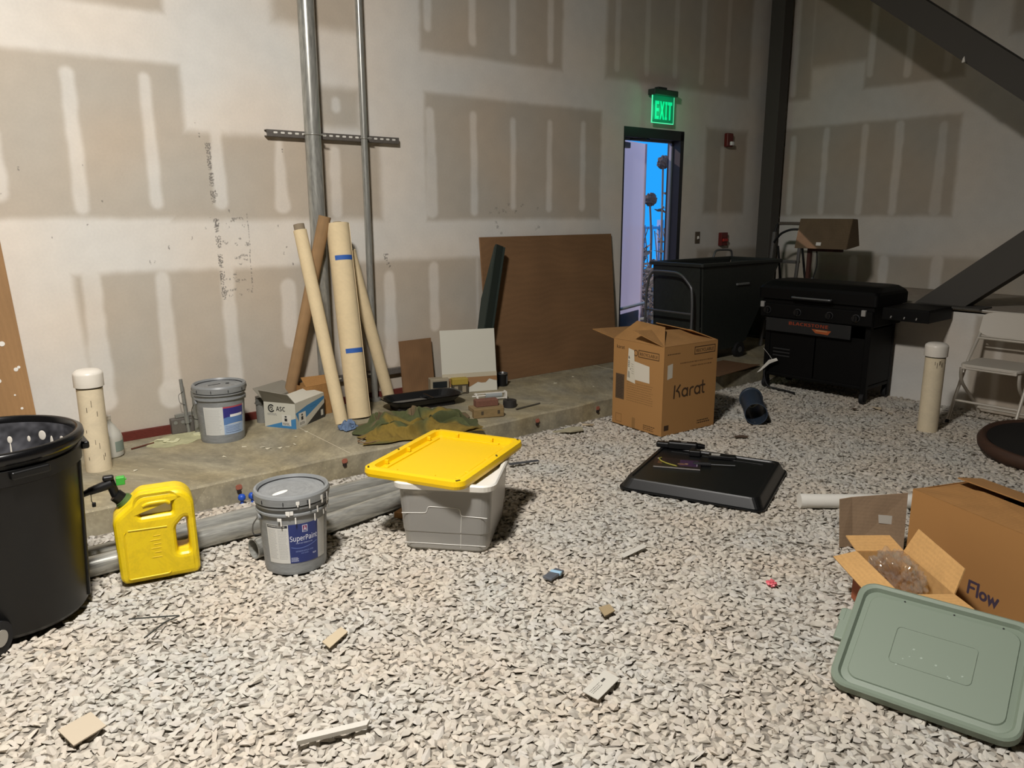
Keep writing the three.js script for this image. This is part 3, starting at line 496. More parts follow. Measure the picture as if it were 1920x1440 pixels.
// crumpled cloths as continuous folded sheets
function cloth(w, d, nx, nz, height, colour) {
  const g = new THREE.PlaneGeometry(w, d, nx, nz); g.rotateX(-PI / 2); const p = g.attributes.position, col = new Float32Array(p.count * 3);
  for (let i = 0; i < p.count; i++) { const x = p.getX(i), z = p.getZ(i), [dx, y, dz] = height(x / w + 0.5, z / d + 0.5); p.setXYZ(i, x + dx, y, z + dz); const c = colour(x / w + 0.5, z / d + 0.5); col.set(c, i * 3); }
  g.setAttribute('color', new THREE.BufferAttribute(col, 3)); g.computeVertexNormals(); return g;
}
{
  const t = thing('work_coat', 'crumpled green and mustard canvas cloth heaped at the slab edge', 'cloth', [1.66, 0.135, 0.95], -0.32);
  const H = (u, v) => {
    const e = Math.min(u, 1 - u, v, 1 - v), ridge = 0.13 * Math.pow(Math.max(0, Math.sin(PI * (u * 1.0))), 0.6) * Math.pow(Math.sin(PI * v), 0.8);
    const f = 0.5 + 0.5 * Math.sin((v * 2.3 + u * 1.2 + 0.8 * n2(u * 2.2, v * 2.2)) * 2 * PI), f2 = Math.abs(n2(u * 6 + 3, v * 5)), f3 = n2(u * 16, v * 14);
    return [0.05 * n2(u * 3, v * 3 + 9), 0.006 + sm(0, 0.16, e) * (ridge * (0.35 + 0.6 * f) + 0.022 * f2 + 0.004 * f3), 0.05 * n2(u * 3 + 20, v * 3)];
  };
  const C = (u, v) => { const k = n2(u * 2.2 + 1, v * 2.6), m = n2(u * 7, v * 7) * 0.25, s = sm(-0.1, 0.4, k * 0.8 + (v - 0.62) * 2.2 + m), b = sm(0.2, 0.55, n2(u * 3 + 9, v * 3 + 4) + (0.4 - v) * 1.2);
    const gr = [0.075, 0.085, 0.030], mu = [0.20, 0.135, 0.022], br = [0.15, 0.105, 0.055]; return [0, 1, 2].map(i => { const x = gr[i] * (1 - s) + mu[i] * s; return (x * (1 - b) + br[i] * b) * (1 + 0.15 * n2(u * 40, v * 40)); }); };
  mesh('canvas', cloth(0.78, 0.5, 110, 80, H, C), mat(0xffffff, 0.95, { vertexColors: true, side: THREE.DoubleSide }), t);
  mesh('drawstring', tube([[-0.36, 0.012, 0.12], [-0.43, 0.012, 0.2], [-0.38, 0.012, 0.26], [-0.28, 0.012, 0.22]], 0.004, 30, 8), mat(0x7a6248, 0.9), t);
  const b = thing('blue_rag', 'small crumpled blue shop rag under the paper rolls', 'rag', [1.30, 0.135, 0.66], 0.5); b.scale.setScalar(0.62);
  mesh('cloth', cloth(0.2, 0.16, 40, 32, (u, v) => { const e = Math.min(u, 1 - u, v, 1 - v); return [0.02 * n2(u * 3, v * 3), 0.004 + sm(0, 0.25, e) * (0.05 + 0.03 * n2(u * 5, v * 5) + 0.02 * Math.sin(u * 14 + v * 6)), 0.02 * n2(u * 4 + 5, v * 4)]; }, (u, v) => [0.13, 0.19, 0.30].map(x => x * (1 + 0.15 * n2(u * 9, v * 9)))), mat(0xffffff, 0.95, { vertexColors: true, side: THREE.DoubleSide }), b);
}
// ---------------------------------------------------------------- five gallon pails
function pail(name, label, pos, turn, labelTex, dripped, phi0) {
  const t = thing(name, label, 'bucket', pos, turn);
  mesh('body', join([lathe([[0, 0.004], [0.126, 0.004], [0.131, 0], [0.133, 0.012], [0.146, 0.265], [0.146, 0.272], [0.155, 0.274], [0.155, 0.282], [0.147, 0.284], [0.1475, 0.303], [0.157, 0.305], [0.157, 0.313], [0.149, 0.316], [0.15, 0.345]], 64)]), M.bucket, t);
  mesh('lid', lathe([[0.152, 0.318], [0.161, 0.32], [0.163, 0.352], [0.158, 0.362], [0.148, 0.364], [0.142, 0.352], [0.138, 0.346], [0, 0.346]], 64), M.bucket, t);
  mesh('lid_groove', lathe([[0.1385, 0.3465], [0.1415, 0.3525]], 64), M.rubber, t);
  for (let i = 0; i < 10; i++) { const a = i / 10 * 2 * PI; mesh('lid_notch', place(box(0.003, 0.016, 0.004, 0, 0.334, 0.1625), 0, 0, 0, 0, a), M.rubber, t); }
  mesh('label', lathe([[0.1363, 0.055], [0.1452, 0.235]], 32, phi0, 1.95), mat(0xffffff, 0.45, { map: labelTex }), t);
  mesh('ear', [place(cyl(0.014, 0.014, 0.012, 0.153, 0.255, 0, 0, 0, PI / 2)), place(cyl(0.014, 0.014, 0.012, -0.153, 0.255, 0, 0, 0, PI / 2))], M.bucket, t);
  mesh('wire_handle', tube([[-0.157, 0.255, 0], [-0.16, 0.2, -0.06], [-0.13, 0.12, -0.135], [0, 0.09, -0.185], [0.13, 0.12, -0.135], [0.16, 0.2, -0.06], [0.157, 0.255, 0]], 0.003, 60, 8), M.steelTube, t);
  if (dripped) { const r = rng(17), dm = mat(0xe8e6df, 0.5);
    for (let i = 0; i < 22; i++) { const a = -0.9 + 2.0 * r(), y = [0.352, 0.31, 0.279][i % 3] - 0.01, L = 0.012 + 0.03 * r(), rr = [0.1635, 0.1575, 0.1555][i % 3]; mesh('paint_drip', place(rbox(0.006 + 0.012 * r() * (i % 4 === 0), L, 0.002, 0.0009, 0, y - L / 2, rr), 0, 0, 0, 0, a), dm, t); }
    mesh('paint_smear', place(new THREE.SphereGeometry(0.02, 16, 8).scale(2.1, 0.08, 0.8), -0.06, 0.347, 0.02, 0, 0.3), dm, t); }
  else { mesh('lid_slit', box(0.08, 0.002, 0.004, -0.02, 0.347, -0.03, 0, 0.1), M.rubber, t); mesh('lid_dimple', cyl(0.012, 0.012, 0.002, 0.06, 0.347, -0.02), M.rubber, t); }
  return t;
}
const fontB = 'bold', S = 'sans-serif';
const textLines = (g, x, y, w, n, dy, col, h = 3, seed = 1) => { const r = rng(seed); g.fillStyle = col; for (let i = 0; i < n; i++) { let q = x; while (q < x + w * (0.8 + 0.2 * r())) { const l = 4 + 14 * r(); g.fillRect(q, y + i * dy, Math.min(l, x + w - q), h); q += l + 4; } } };
const superTex = canvasTex(1024, 512, (g, w, h) => {
  g.fillStyle = '#cfcfca'; g.fillRect(0, 0, w, h); g.fillStyle = '#26282c'; g.fillRect(10, 8, 350, 36); textLines(g, 20, 18, 330, 1, 12, '#c9c9c4', 12, 3); textLines(g, 24, 70, 150, 22, 18, '#8d8f90', 5, 4); textLines(g, 200, 70, 150, 22, 18, '#8d8f90', 5, 5);
  g.fillStyle = '#24336f'; g.fillRect(372, 0, 480, h); g.fillStyle = '#c8ccdd'; g.fillRect(585, 22, 84, 92); g.fillStyle = '#7f2e58'; g.fillRect(595, 30, 64, 58); g.fillStyle = '#d9dbe6'; g.fillRect(622, 40, 10, 40); g.fillRect(612, 68, 36, 12); g.fillStyle = '#24336f'; g.fillRect(595, 94, 64, 14);
  g.fillStyle = '#e7e9f0'; g.font = '94px sans-serif'; g.textAlign = 'left'; g.fillText('SuperPaint', 384, 222, 456);
  g.textAlign = 'center'; g.font = '22px sans-serif'; g.fillStyle = '#b9c2dd'; g.fillText('PAINT AND PRIMER IN ONE', 612, 262); g.strokeStyle = '#6d82bf'; g.lineWidth = 7; g.beginPath(); g.moveTo(400, 300); g.quadraticCurveTo(560, 350, 830, 268); g.stroke();
  g.font = '26px sans-serif'; g.fillStyle = '#8fa0cf'; g.fillText('INTERIOR ACRYLIC LATEX', 612, 370); g.font = '18px sans-serif'; g.fillText('SATIN  ENAMEL', 612, 398);
  textLines(g, 388, 438, 120, 4, 15, '#c7cde0', 8, 7); g.font = 'bold 28px sans-serif'; g.fillStyle = '#d8dcea'; g.fillText('FLAT', 780, 430); g.fillStyle = '#b9b9b4'; g.fillRect(852, 0, 172, h); textLines(g, 872, 40, 130, 24, 18, '#8d8f90', 5, 8);
});
const pailTex = canvasTex(1024, 512, (g, w, h) => {
  g.fillStyle = '#cfd0cc'; g.fillRect(0, 0, w, h); textLines(g, 24, 40, 390, 24, 19, '#a1a4a3', 5, 14);
  g.fillStyle = '#332f7d'; g.fillRect(450, 0, 520, 210); g.fillStyle = '#b24b55'; g.fillRect(450, 0, 520, 26); g.fillStyle = '#5b7fb4'; g.beginPath(); g.moveTo(450, 210); g.quadraticCurveTo(700, 150, 970, 220); g.lineTo(970, 330); g.quadraticCurveTo(700, 290, 450, 340); g.fill();
  g.fillStyle = '#9fb6d3'; g.fillRect(450, 330, 520, 182); g.fillStyle = '#ececea'; g.fillRect(600, 150, 330, 46); textLines(g, 480, 360, 420, 4, 26, '#3d4f86', 9, 15); textLines(g, 480, 470, 460, 1, 20, '#26315e', 12, 16); g.fillStyle = '#b9bcb9'; g.fillRect(970, 0, 54, h);
});
pail('paint_pail', 'grey pail with navy label and white paint drips standing on gravel', [0.30, 0.006, 2.085], 0, superTex, true, -1.27);
pail('paint_pail', 'grey lidded pail with white and blue label standing on the slab', [0.586, 0.13, 0.34], 0, pailTex, false, -1.1);
{ // small wrapped can
  const t = thing('metal_can', 'small bare metal can with wrapped top beside the lidded pail', 'can', [0.935, 0.13, 0.12]);
  mesh('body', cyl(0.042, 0.042, 0.135, 0, 0.0675, 0), M.galvDull, t);
  const g = new THREE.CylinderGeometry(0.04, 0.047, 0.05, 28, 5), p = g.attributes.position; for (let i = 0; i < p.count; i++) { const k = 1 + 0.13 * n3(p.getX(i) * 60, p.getY(i) * 60, p.getZ(i) * 60); p.setXYZ(i, p.getX(i) * k, p.getY(i), p.getZ(i) * k); } g.computeVertexNormals();
  mesh('plastic_wrap', g.translate(0, 0.155, 0), phys(0x5c5c58, 0.25), t);
}
{ // open carton with blue print, and the brown one behind it
  const cardM = mat(0x8b877b, 0.9), W = 0.345, D = 0.245, H = 0.175;
  const front = canvasTex(512, 256, (g, w, h) => { g.fillStyle = '#c3c1b4'; g.fillRect(0, 0, w, h); g.fillStyle = '#33322f'; g.beginPath(); g.moveTo(150, h); g.lineTo(w, 90); g.lineTo(w, h); g.fill(); g.fillStyle = '#3f7fb0'; g.beginPath(); g.moveTo(0, 100); g.lineTo(60, 215); g.lineTo(w, 60); g.lineTo(w, 30); g.lineTo(200, 60); g.fill(); g.fillStyle = '#c3c1b4'; g.beginPath(); g.moveTo(120, 256); g.lineTo(180, 256); g.lineTo(w, 105); g.lineTo(w, 78); g.fill();
    g.fillStyle = '#d6d4ca'; g.fillRect(50, 110, 120, 130); g.fillStyle = '#222'; g.fillRect(95, 125, 24, 18); g.fillRect(90, 150, 34, 36); textLines(g, 62, 205, 90, 3, 10, '#333', 5, 31); g.fillStyle = '#cfcdc2'; g.fillRect(440, 165, 44, 60); g.font = 'bold 20px sans-serif'; g.fillStyle = '#2a6ba4'; g.fillText('BLUE LINE', 260, 96); });
  const side = canvasTex(384, 256, (g, w, h) => { g.fillStyle = '#c6c4b6'; g.fillRect(0, 0, w, h); g.strokeStyle = '#1c1c1c'; g.lineWidth = 14; g.beginPath(); g.arc(90, 66, 34, 0.5, 5.6); g.stroke(); g.lineWidth = 10; g.beginPath(); g.arc(90, 66, 14, 2.5, 8.0); g.stroke(); g.fillStyle = '#1c1c1c'; g.font = 'bold 62px sans-serif'; g.fillText('ASC', 150, 88, 140); textLines(g, 40, 116, 120, 2, 12, '#777', 6, 41); g.fillStyle = '#3f7fb0'; g.beginPath(); g.moveTo(0, h); g.lineTo(w, 150); g.lineTo(w, h); g.fill(); g.fillStyle = '#d0cec4'; g.fillRect(215, 120, 110, 110); g.fillStyle = '#2a2a2a'; g.fillRect(250, 132, 24, 16); g.fillRect(246, 156, 32, 30); textLines(g, 225, 200, 90, 3, 9, '#333', 5, 42); });
  // near corner at the group's origin; W runs along +x, D runs back along -z after turning
  const t = thing('parts_carton', 'open white and blue printed carton on the slab', 'box', [1.03, 0.13, 0.45], 0.56);
  const white = mat(0xb9b6a8, 0.85), th = 0.004;
  mesh('front_wall', [box(W, H, th, W / 2, H / 2, -th / 2)], white, t); mesh('back_wall', box(W, H, th, W / 2, H / 2, -D + th / 2), cardM, t);
  mesh('side_wall', box(th, H, D, th / 2, H / 2, -D / 2), white, t); mesh('side_wall', box(th, H, D, W - th / 2, H / 2, -D / 2), white, t); mesh('bottom', box(W, th, D, W / 2, th / 2, -D / 2), cardM, t);
  mesh('front_print', quad([0, 0, 0.0008], [W, 0, 0.0008], [W, H, 0.0008], [0, H, 0.0008]), mat(0xffffff, 0.75, { map: front }), t);
  mesh('side_print', quad([-0.0008, 0, -D], [-0.0008, 0, 0], [-0.0008, H, 0], [-0.0008, H, -D]), mat(0xffffff, 0.75, { map: side }), t);
  mesh('flap', panel([[0, H, 0], [0, H, -D], [-0.06, H + 0.09, -D + 0.01], [-0.05, H + 0.07, -0.02]], th), mat(0x8b877b, 0.9), t);
  mesh('flap', panel([[0.0, H, -0.002], [W, H, -0.002], [W - 0.02, H + 0.03, -0.13], [0.02, H + 0.03, -0.13]], th), mat(0xc9c6b8, 0.85), t);
  mesh('flap', panel([[0, H, -D], [W, H, -D], [W, H + 0.07, -D - 0.08], [0.0, H + 0.08, -D - 0.08]], th), cardM, t);
  const b = thing('carton', 'brown cardboard box half hidden behind the blue printed carton', 'box', [1.30, 0.13, 0.13], 0.15);
  mesh('wall', [box(0.2, 0.22, th, 0, 0.11, 0.08), box(th, 0.22, 0.16, -0.1, 0.11, 0), box(th, 0.22, 0.16, 0.1, 0.11, 0), box(0.2, 0.22, th, 0, 0.11, -0.08)], M.cardA, b); mesh('flap', panel([[-0.1, 0.22, 0.08], [0.1, 0.22, 0.08], [0.1, 0.27, 0.02], [-0.1, 0.28, 0.02]], th), M.cardA, b);
}
{ // capped standpipes
  const post = (label, pos, h, lean = 0) => { const t = thing('capped_standpipe', label, 'pipe', pos); t.rotation.z = lean;
    mesh('pipe', cyl(0.066, 0.066, h - 0.03, 0, (h - 0.03) / 2, 0, 0, 0, 0, 40), M.pvc, t);
    mesh('cap', softLathe([[0.068, h - 0.098], [0.0755, h - 0.096], [0.0755, h - 0.03], [0.072, h - 0.016], [0.055, h - 0.004], [0.03, h], [0, h + 0.001]], 40), M.pvcCap, t);
    mesh('collar_line', lathe([[0.0665, h - 0.106], [0.0668, h - 0.099]], 40), mat(0x6b6455, 0.9), t); return t; };
  const a = post('capped white standpipe rising from the slab behind the trash can', [-0.168, 0.13, 0.515], 0.575);
  const b = post('capped white standpipe rising from gravel beside the white chair', [4.70, 0, 2.92], 0.64);
  const r = rng(8), sc = mat(0x4a3d2c, 0.9);
  for (let i = 0; i < 9; i++) mesh('scuff', place(rbox(0.002 + 0.002 * r(), 0.015 + 0.03 * r(), 0.0012, 0.0005, 0, 0.03 + 0.4 * r(), 0.0662), 0, 0, 0, 0, -0.9 + 1.4 * r()), sc, a);
  for (let i = 0; i < 8; i++) mesh('scuff', place(rbox(0.003, 0.015 + 0.03 * r(), 0.0012, 0.0005, 0, 0.505 - 0.02 * r(), 0.0662), 0, 0, 0, 0, -1.3 + 1.4 * r()), sc, b);
}
{ // conduit stubs at the wall foot, jug, cup, crumbs
  const t = thing('conduit_stub', 'thin grey conduit stub with coupling rising from the slab', 'pipe', [0.455, 0.13, 0.07]); t.rotation.z = 0.06;
  mesh('tube', cyl(0.011, 0.011, 0.36, 0, 0.18, 0, 0, 0, 0, 16), M.galvDull, t); mesh('coupling', cyl(0.016, 0.016, 0.05, 0, 0.09, 0, 0, 0, 0, 16), M.galvDull, t); mesh('strap', box(0.13, 0.02, 0.02, 0, 0.12, -0.02), M.galvDull, t); mesh('loose_wire', tube([[0, 0.28, 0.012], [-0.03, 0.26, 0.01], [-0.028, 0.21, 0.01], [0, 0.19, 0.012]], 0.0015, 20, 6), M.rubber, t);
  const b = thing('junction_box', 'dented steel junction box on the slab at the wall foot', 'box', [0.425, 0.13, 0.035]); mesh('box', rbox(0.14, 0.1, 0.05, 0.005, 0, 0.05, 0), M.strut, b); for (const x of [-0.045, 0.0, 0.045]) mesh('knockout', cyl(0.012, 0.012, 0.004, x, 0.075, 0.026, PI / 2, 0, 0, 16), M.galvDull, b);
  const u = thing('conduit_stub', 'thick grey conduit stub standing behind the lidded pail', 'pipe', [0.51, 0.13, 0.1]); mesh('tube', cyl(0.026, 0.026, 0.27, 0, 0.135, 0), M.galvDull, u); mesh('cap', cyl(0.03, 0.03, 0.04, 0, 0.26, 0), M.galvDull, u);
  const j = thing('water_jug', 'cloudy plastic water jug behind the capped standpipe', 'jug', [-0.06, 0.13, 0.30], 0.4);
  const jm = phys(0xdad9cf, 0.35, { transmission: 0.35, thickness: 0 });
  mesh('body', softLathe([[0, 0], [0.06, 0], [0.07, 0.012], [0.072, 0.11], [0.065, 0.14], [0.035, 0.19], [0.02, 0.21], [0.02, 0.23]], 36), jm, j); mesh('cap', cyl(0.022, 0.022, 0.02, 0, 0.238, 0), M.pvcCap, j); mesh('label', lathe([[0.0725, 0.04], [0.0725, 0.1]], 24, -0.2, 1.4), mat(0x7c8a80, 0.6), j);
  const c = thing('plastic_cup', 'white plastic cup tipped beside the capped standpipe', 'cup', [-0.31, 0.17, 0.60]); c.rotation.z = 1.25; c.rotation.y = 0.4;
  mesh('cup', lathe([[0, 0], [0.028, 0], [0.042, 0.11], [0.044, 0.112], [0.04, 0.108], [0.026, 0.004], [0, 0.004]], 30), M.white, c);
  const s = thing('dried_plaster', 'flat patch of dried cream plaster on the slab', 'plaster', [0.36, 0.13, 0.2], 0.3);
  { const pts = []; for (let i = 0; i < 40; i++) { const a = i / 40 * 2 * PI, k = 1 + 0.18 * n2(Math.cos(a) * 1.5, Math.sin(a) * 1.5) + 0.05 * n2(Math.cos(a) * 6, Math.sin(a) * 6); pts.push([Math.cos(a) * 0.19 * k, Math.sin(a) * 0.12 * k]); }
    mesh('sheet', extrude(polyShape(pts), 0.004).rotateX(-PI / 2), mat(0xc9c8a0, 0.9, { map: dirtTex }), s); for (let i = 0; i < 6; i++) mesh('flake', extrude(polyShape([[0, 0], [0.06, 0.01], [0.07, 0.04], [0.01, 0.03]]), 0.003).rotateX(-PI / 2).rotateY(i * 1.7).translate(0.1 * Math.cos(i * 2.1), 0.004 + 0.002 * i % 0.006, 0.06 * Math.sin(i * 2.1)), mat(0xd2d1ac, 0.9), s); }
  const r = rng(44), cm = mat(0xcfc8b0, 0.9), spots = [[0.72, 0.75], [0.78, 0.78], [0.83, 0.79], [0.88, 0.77], [0.95, 0.62], [1.05, 0.55], [0.7, 0.7], [0.62, 0.62], [1.3, 0.95], [0.45, 0.75], [3.3, 0.5], [3.45, 0.8], [3.6, 0.4], [2.8, 1.0], [0.1, 0.75], [-0.02, 0.68]];
  spots.forEach(([x, z]) => { const g = new ConvexGeometry(Array.from({ length: 9 }, () => V(0.022 * (r() - 0.5) * 2, 0.006 * r(), 0.012 * (r() - 0.5) * 2))); const o = mesh('plaster_crumb', place(g, 0, 0, 0, 0, r() * 3), cm); o.position.set(x, 0.13, z); tag(o, 'pale plaster crumb scattered on the concrete slab', 'debris', 'plaster crumbs on the slab'); });
  const nail = thing('rusty_rod', 'short rusty rod lying on the slab near the dried plaster', 'rod', [0.13, 0.136, 0.22], 0.35); mesh('rod', rod([-0.07, 0, 0], [0.08, 0, 0], 0.005), mat(0x5a3020, 0.9), nail);
}

// ---------------------------------------------------------------- trash can
{
  const t = thing('trash_can', 'large black wheeled trash can with paint splashes inside', 'trash can', [-0.75, 0.004, 1.82], -0.75);
  const m = mat(0x0d0d0d, 0.38, { map: rep(dirtTex, 4, 2) }), inside = mat(0x5c5c5e, 0.55, { map: rep(speckle(256, 256, [190, 190, 195], 0.5, 6, 33), 2, 1) });
  mesh('body', lathe([[0, 0.02], [0.255, 0.02], [0.265, 0.035], [0.296, 0.69]], 72), m, t);
  mesh('inner_wall', lathe([[0.286, 0.70], [0.258, 0.04], [0, 0.035]], 72), inside, t);
  mesh('rim', softLathe([[0.286, 0.70], [0.29, 0.722], [0.302, 0.726], [0.315, 0.718], [0.318, 0.70], [0.314, 0.685], [0.304, 0.68], [0.296, 0.685]], 72), M.blackGloss, t);
  mesh('collar', lathe([[0.2945, 0.60], [0.301, 0.604], [0.3035, 0.66], [0.2965, 0.665]], 72), m, t);
  for (const a of [-0.2, 1.05, 2.3]) mesh('handle', place(rbox(0.13, 0.03, 0.03, 0.008, 0, 0.645, 0.31), 0, 0, 0, 0, a), m, t);
  for (let i = 0; i < 4; i++) { const a = 0.4 + i / 4 * 2 * PI; mesh('rib', place(rbox(0.02, 0.56, 0.012, 0.004, 0, 0.32, 0.281, 0.046), 0, 0, 0, 0, a), m, t); }
  for (const x of [-0.14, 0.14]) { const w = mesh('wheel', place(cyl(0.06, 0.06, 0.04, 0, 0, 0), x, 0.06, 0.27, 0, 0, PI / 2), M.rubber, t); mesh('hub', place(cyl(0.03, 0.03, 0.046, 0, 0, 0), x, 0.06, 0.27, 0, 0, PI / 2), mat(0xa7a39a, 0.5), w); }
  mesh('axle', rod([-0.16, 0.06, 0.27], [0.16, 0.06, 0.27], 0.008), M.steelTube, t);
  mesh('sticker', place(box(0.06, 0.05, 0.002, 0, 0.585, 0.297), 0, 0, 0, 0, -0.15), mat(0xb7b1a4, 0.7, { map: canvasTex(64, 64, (g) => { g.fillStyle = '#cfcabd'; g.fillRect(0, 0, 64, 64); g.fillStyle = '#5b4c40'; g.fillRect(8, 10, 22, 40); textLines(g, 36, 12, 22, 6, 7, '#555', 3, 2); }) }), t);
  const sp = mat(0xd8d2c6, 0.5);
  for (const [a, y, w, h] of [[3.55, 0.63, 0.02, 0.03], [3.55, 0.585, 0.007, 0.07], [3.1, 0.645, 0.03, 0.04], [2.95, 0.62, 0.012, 0.05], [3.3, 0.63, 0.018, 0.025], [3.95, 0.6, 0.012, 0.03], [2.75, 0.64, 0.02, 0.02]]) mesh('paint_splash', place(place(new THREE.SphereGeometry(0.5, 14, 10).scale(w * (1 + 0.3 * Math.sin(a * 7)), h, 0.003), 0, y, 0.2555 + 0.0424 * y, 0.042), 0, 0, 0, 0, a), sp, t);
}
// ---------------------------------------------------------------- yellow fuel can
{
  const t = thing('fuel_can', 'yellow plastic fuel can with black spout standing on gravel', 'fuel can', [-0.38, 0.006, 1.875], -0.22); t.scale.setScalar(1.06);
  const outline = () => { const s = new THREE.Shape(); s.moveTo(0.035, 0); s.lineTo(0.275, 0); s.quadraticCurveTo(0.302, 0, 0.302, 0.03); s.lineTo(0.298, 0.30); s.quadraticCurveTo(0.292, 0.335, 0.268, 0.352); s.quadraticCurveTo(0.25, 0.365, 0.225, 0.365); s.lineTo(0.118, 0.365); s.quadraticCurveTo(0.098, 0.363, 0.082, 0.345); s.lineTo(0.022, 0.296); s.quadraticCurveTo(0, 0.278, 0, 0.25); s.lineTo(0.006, 0.03); s.quadraticCurveTo(0.01, 0, 0.035, 0); return s; };
  const handleHole = () => { const h = new THREE.Path(); h.moveTo(0.222, 0.115); h.quadraticCurveTo(0.222, 0.10, 0.238, 0.10); h.lineTo(0.256, 0.10); h.quadraticCurveTo(0.268, 0.10, 0.268, 0.115); h.lineTo(0.268, 0.235); h.quadraticCurveTo(0.262, 0.25, 0.25, 0.238); h.lineTo(0.228, 0.215); h.quadraticCurveTo(0.222, 0.205, 0.222, 0.19); h.closePath(); return h; };
  const pocket = () => { const h = new THREE.Path(); h.moveTo(0.105, 0.275); h.lineTo(0.205, 0.275); h.quadraticCurveTo(0.215, 0.275, 0.215, 0.285); h.lineTo(0.215, 0.335); h.quadraticCurveTo(0.215, 0.345, 0.205, 0.345); h.lineTo(0.118, 0.345); h.quadraticCurveTo(0.098, 0.345, 0.098, 0.325); h.lineTo(0.098, 0.285); h.quadraticCurveTo(0.098, 0.275, 0.105, 0.275); return h; };
  const back = outline(); back.holes.push(handleHole()); const front = outline(); front.holes.push(handleHole(), pocket());
  mesh('body', [extrude(back, 0.07, 0.03, 10).translate(0, 0, -0.15), extrude(front, 0.02, 0.022, 10).translate(0, 0, -0.068)], M.canYellow, t);
  mesh('top_grip', tube([[0.112, 0.318, -0.03], [0.13, 0.326, -0.027], [0.165, 0.328, -0.026], [0.195, 0.326, -0.027], [0.208, 0.316, -0.03]], 0.008, 30, 10), M.canYellow, t);
  mesh('recess_plate', extrude(roundShape(0.112, 0.066, 0.008, 0.156, 0.31), 0.002).translate(0, 0, -0.0495), mat(0xe4dcae, 0.6), t);
  mesh('embossed_panel', [tube([[0.042, 0.222, -0.026], [0.035, 0.21, -0.026], [0.035, 0.03, -0.026], [0.045, 0.022, -0.026], [0.18, 0.022, -0.026], [0.19, 0.03, -0.026]], 0.003, 60, 8, false, 0.1), tube([[0.05, 0.226, -0.026], [0.19, 0.222, -0.026]], 0.003, 8, 8)], M.canYellow, t);
  mesh('ruled_marks', [0.19, 0.172, 0.155, 0.138, 0.12, 0.10].map((y, i) => rbox(0.025 + 0.012 * (i % 2), 0.0025, 0.002, 0.0008, 0.15 - 0.006 * (i % 2), y, -0.0255)), M.canYellow, t);
  const ax = V(-0.75, 0.8, 0).normalize(), o = V(0.048, 0.322, -0.115), at = (k, dy = 0) => o.clone().addScaledVector(ax, k).add(V(0, dy, 0)).toArray();
  const neck = mesh('neck_ring', [rod(at(-0.012), at(0.008), 0.034, 28), rod(at(0.008), at(0.014), 0.03, 28)], mat(0x4f6a3a, 0.5), t);
  mesh('collar', rod(at(0.014), at(0.042), 0.026, 28), M.black, t);
  const e = at(0.04), spout = [e, [e[0] - 0.012, e[1] + 0.022, e[2]], [e[0] - 0.012, e[1] + 0.05, e[2]]];
  mesh('spout', [tube([e, [e[0] - 0.008, e[1] + 0.03, e[2]], [e[0] - 0.016, e[1] + 0.062, e[2]]], 0.017, 20, 14), rod([e[0] - 0.008, e[1] + 0.052, e[2]], [e[0] - 0.09, e[1] + 0.03, e[2]], 0.021, 18, 0.015), rod([e[0] - 0.088, e[1] + 0.031, e[2]], [e[0] - 0.125, e[1] + 0.016, e[2]], 0.013, 18, 0.010), rbox(0.04, 0.02, 0.03, 0.008, e[0] - 0.02, e[1] + 0.075, e[2])], M.black, t);
  mesh('release_button', [rbox(0.032, 0.032, 0.028, 0.003, e[0] + 0.022, e[1] + 0.058, e[2]), rbox(0.006, 0.008, 0.01, 0.001, e[0] + 0.04, e[1] + 0.062, e[2])], mat(0x3fa63a, 0.45), t);
  mesh('dust_cap', [tube([[e[0] - 0.085, e[1] + 0.018, e[2]], [e[0] - 0.086, e[1] - 0.01, e[2]], [e[0] - 0.08, e[1] - 0.02, e[2]]], 0.0015, 12, 6), rbox(0.014, 0.018, 0.014, 0.004, e[0] - 0.079, e[1] - 0.026, e[2])], M.black, t);
}
// ---------------------------------------------------------------- loose steel pipes on the gravel
{
  const pipe = (label, a, b, r) => { const t = thing('steel_pipe', label, 'pipe', a); mesh('tube', pipeShell([0, 0, 0], b.map((v, i) => v - a[i]), r, 0.004, 36), M.galv, t); return t; };
  pipe('galvanized pipe lying on gravel along the slab edge', [-0.56, 0.052, 1.56], [1.22, 0.052, 1.515], 0.045);
  pipe('galvanized pipe lying on gravel behind the dripped pail', [-0.5, 0.05, 1.662], [1.10, 0.05, 1.668], 0.045);
  const c = pipe('short galvanized pipe with open end beside the dripped pail', [0.165, 0.052, 1.935], [1.06, 0.052, 1.80], 0.047);
  mesh('end_rag', place(new ConvexGeometry(Array.from({ length: 14 }, (_, i) => V(0.02 * Math.cos(i * 2.4), 0.02 * Math.sin(i * 1.7), 0.02 * Math.cos(i * 3.1)))), 0.05, -0.02, -0.005), M.white, c);
  const b = thing('wood_block', 'short raw wood offcut under the clear tote', 'wood', [0.985, 0.02, 1.90], 0.5); mesh('block', rbox(0.16, 0.03, 0.05, 0.003, 0, 0, 0), M.wood, b);
  for (const [x, z] of [[0.375, 1.215], [0.428, 1.225]]) { const k = thing('bolt_cover', 'small blue plastic bolt cover poking out of gravel at the slab edge', 'cover', [x, 0, z], 0, 'blue bolt covers at the slab edge'); mesh('dome', softLathe([[0.012, 0.02], [0.019, 0.026], [0.02, 0.04], [0.014, 0.052], [0, 0.055]], 20), M.blueCap, k); mesh('stem', cyl(0.009, 0.009, 0.03, 0, 0.012, 0, 0, 0, 0, 12), M.blueCap, k); }
}
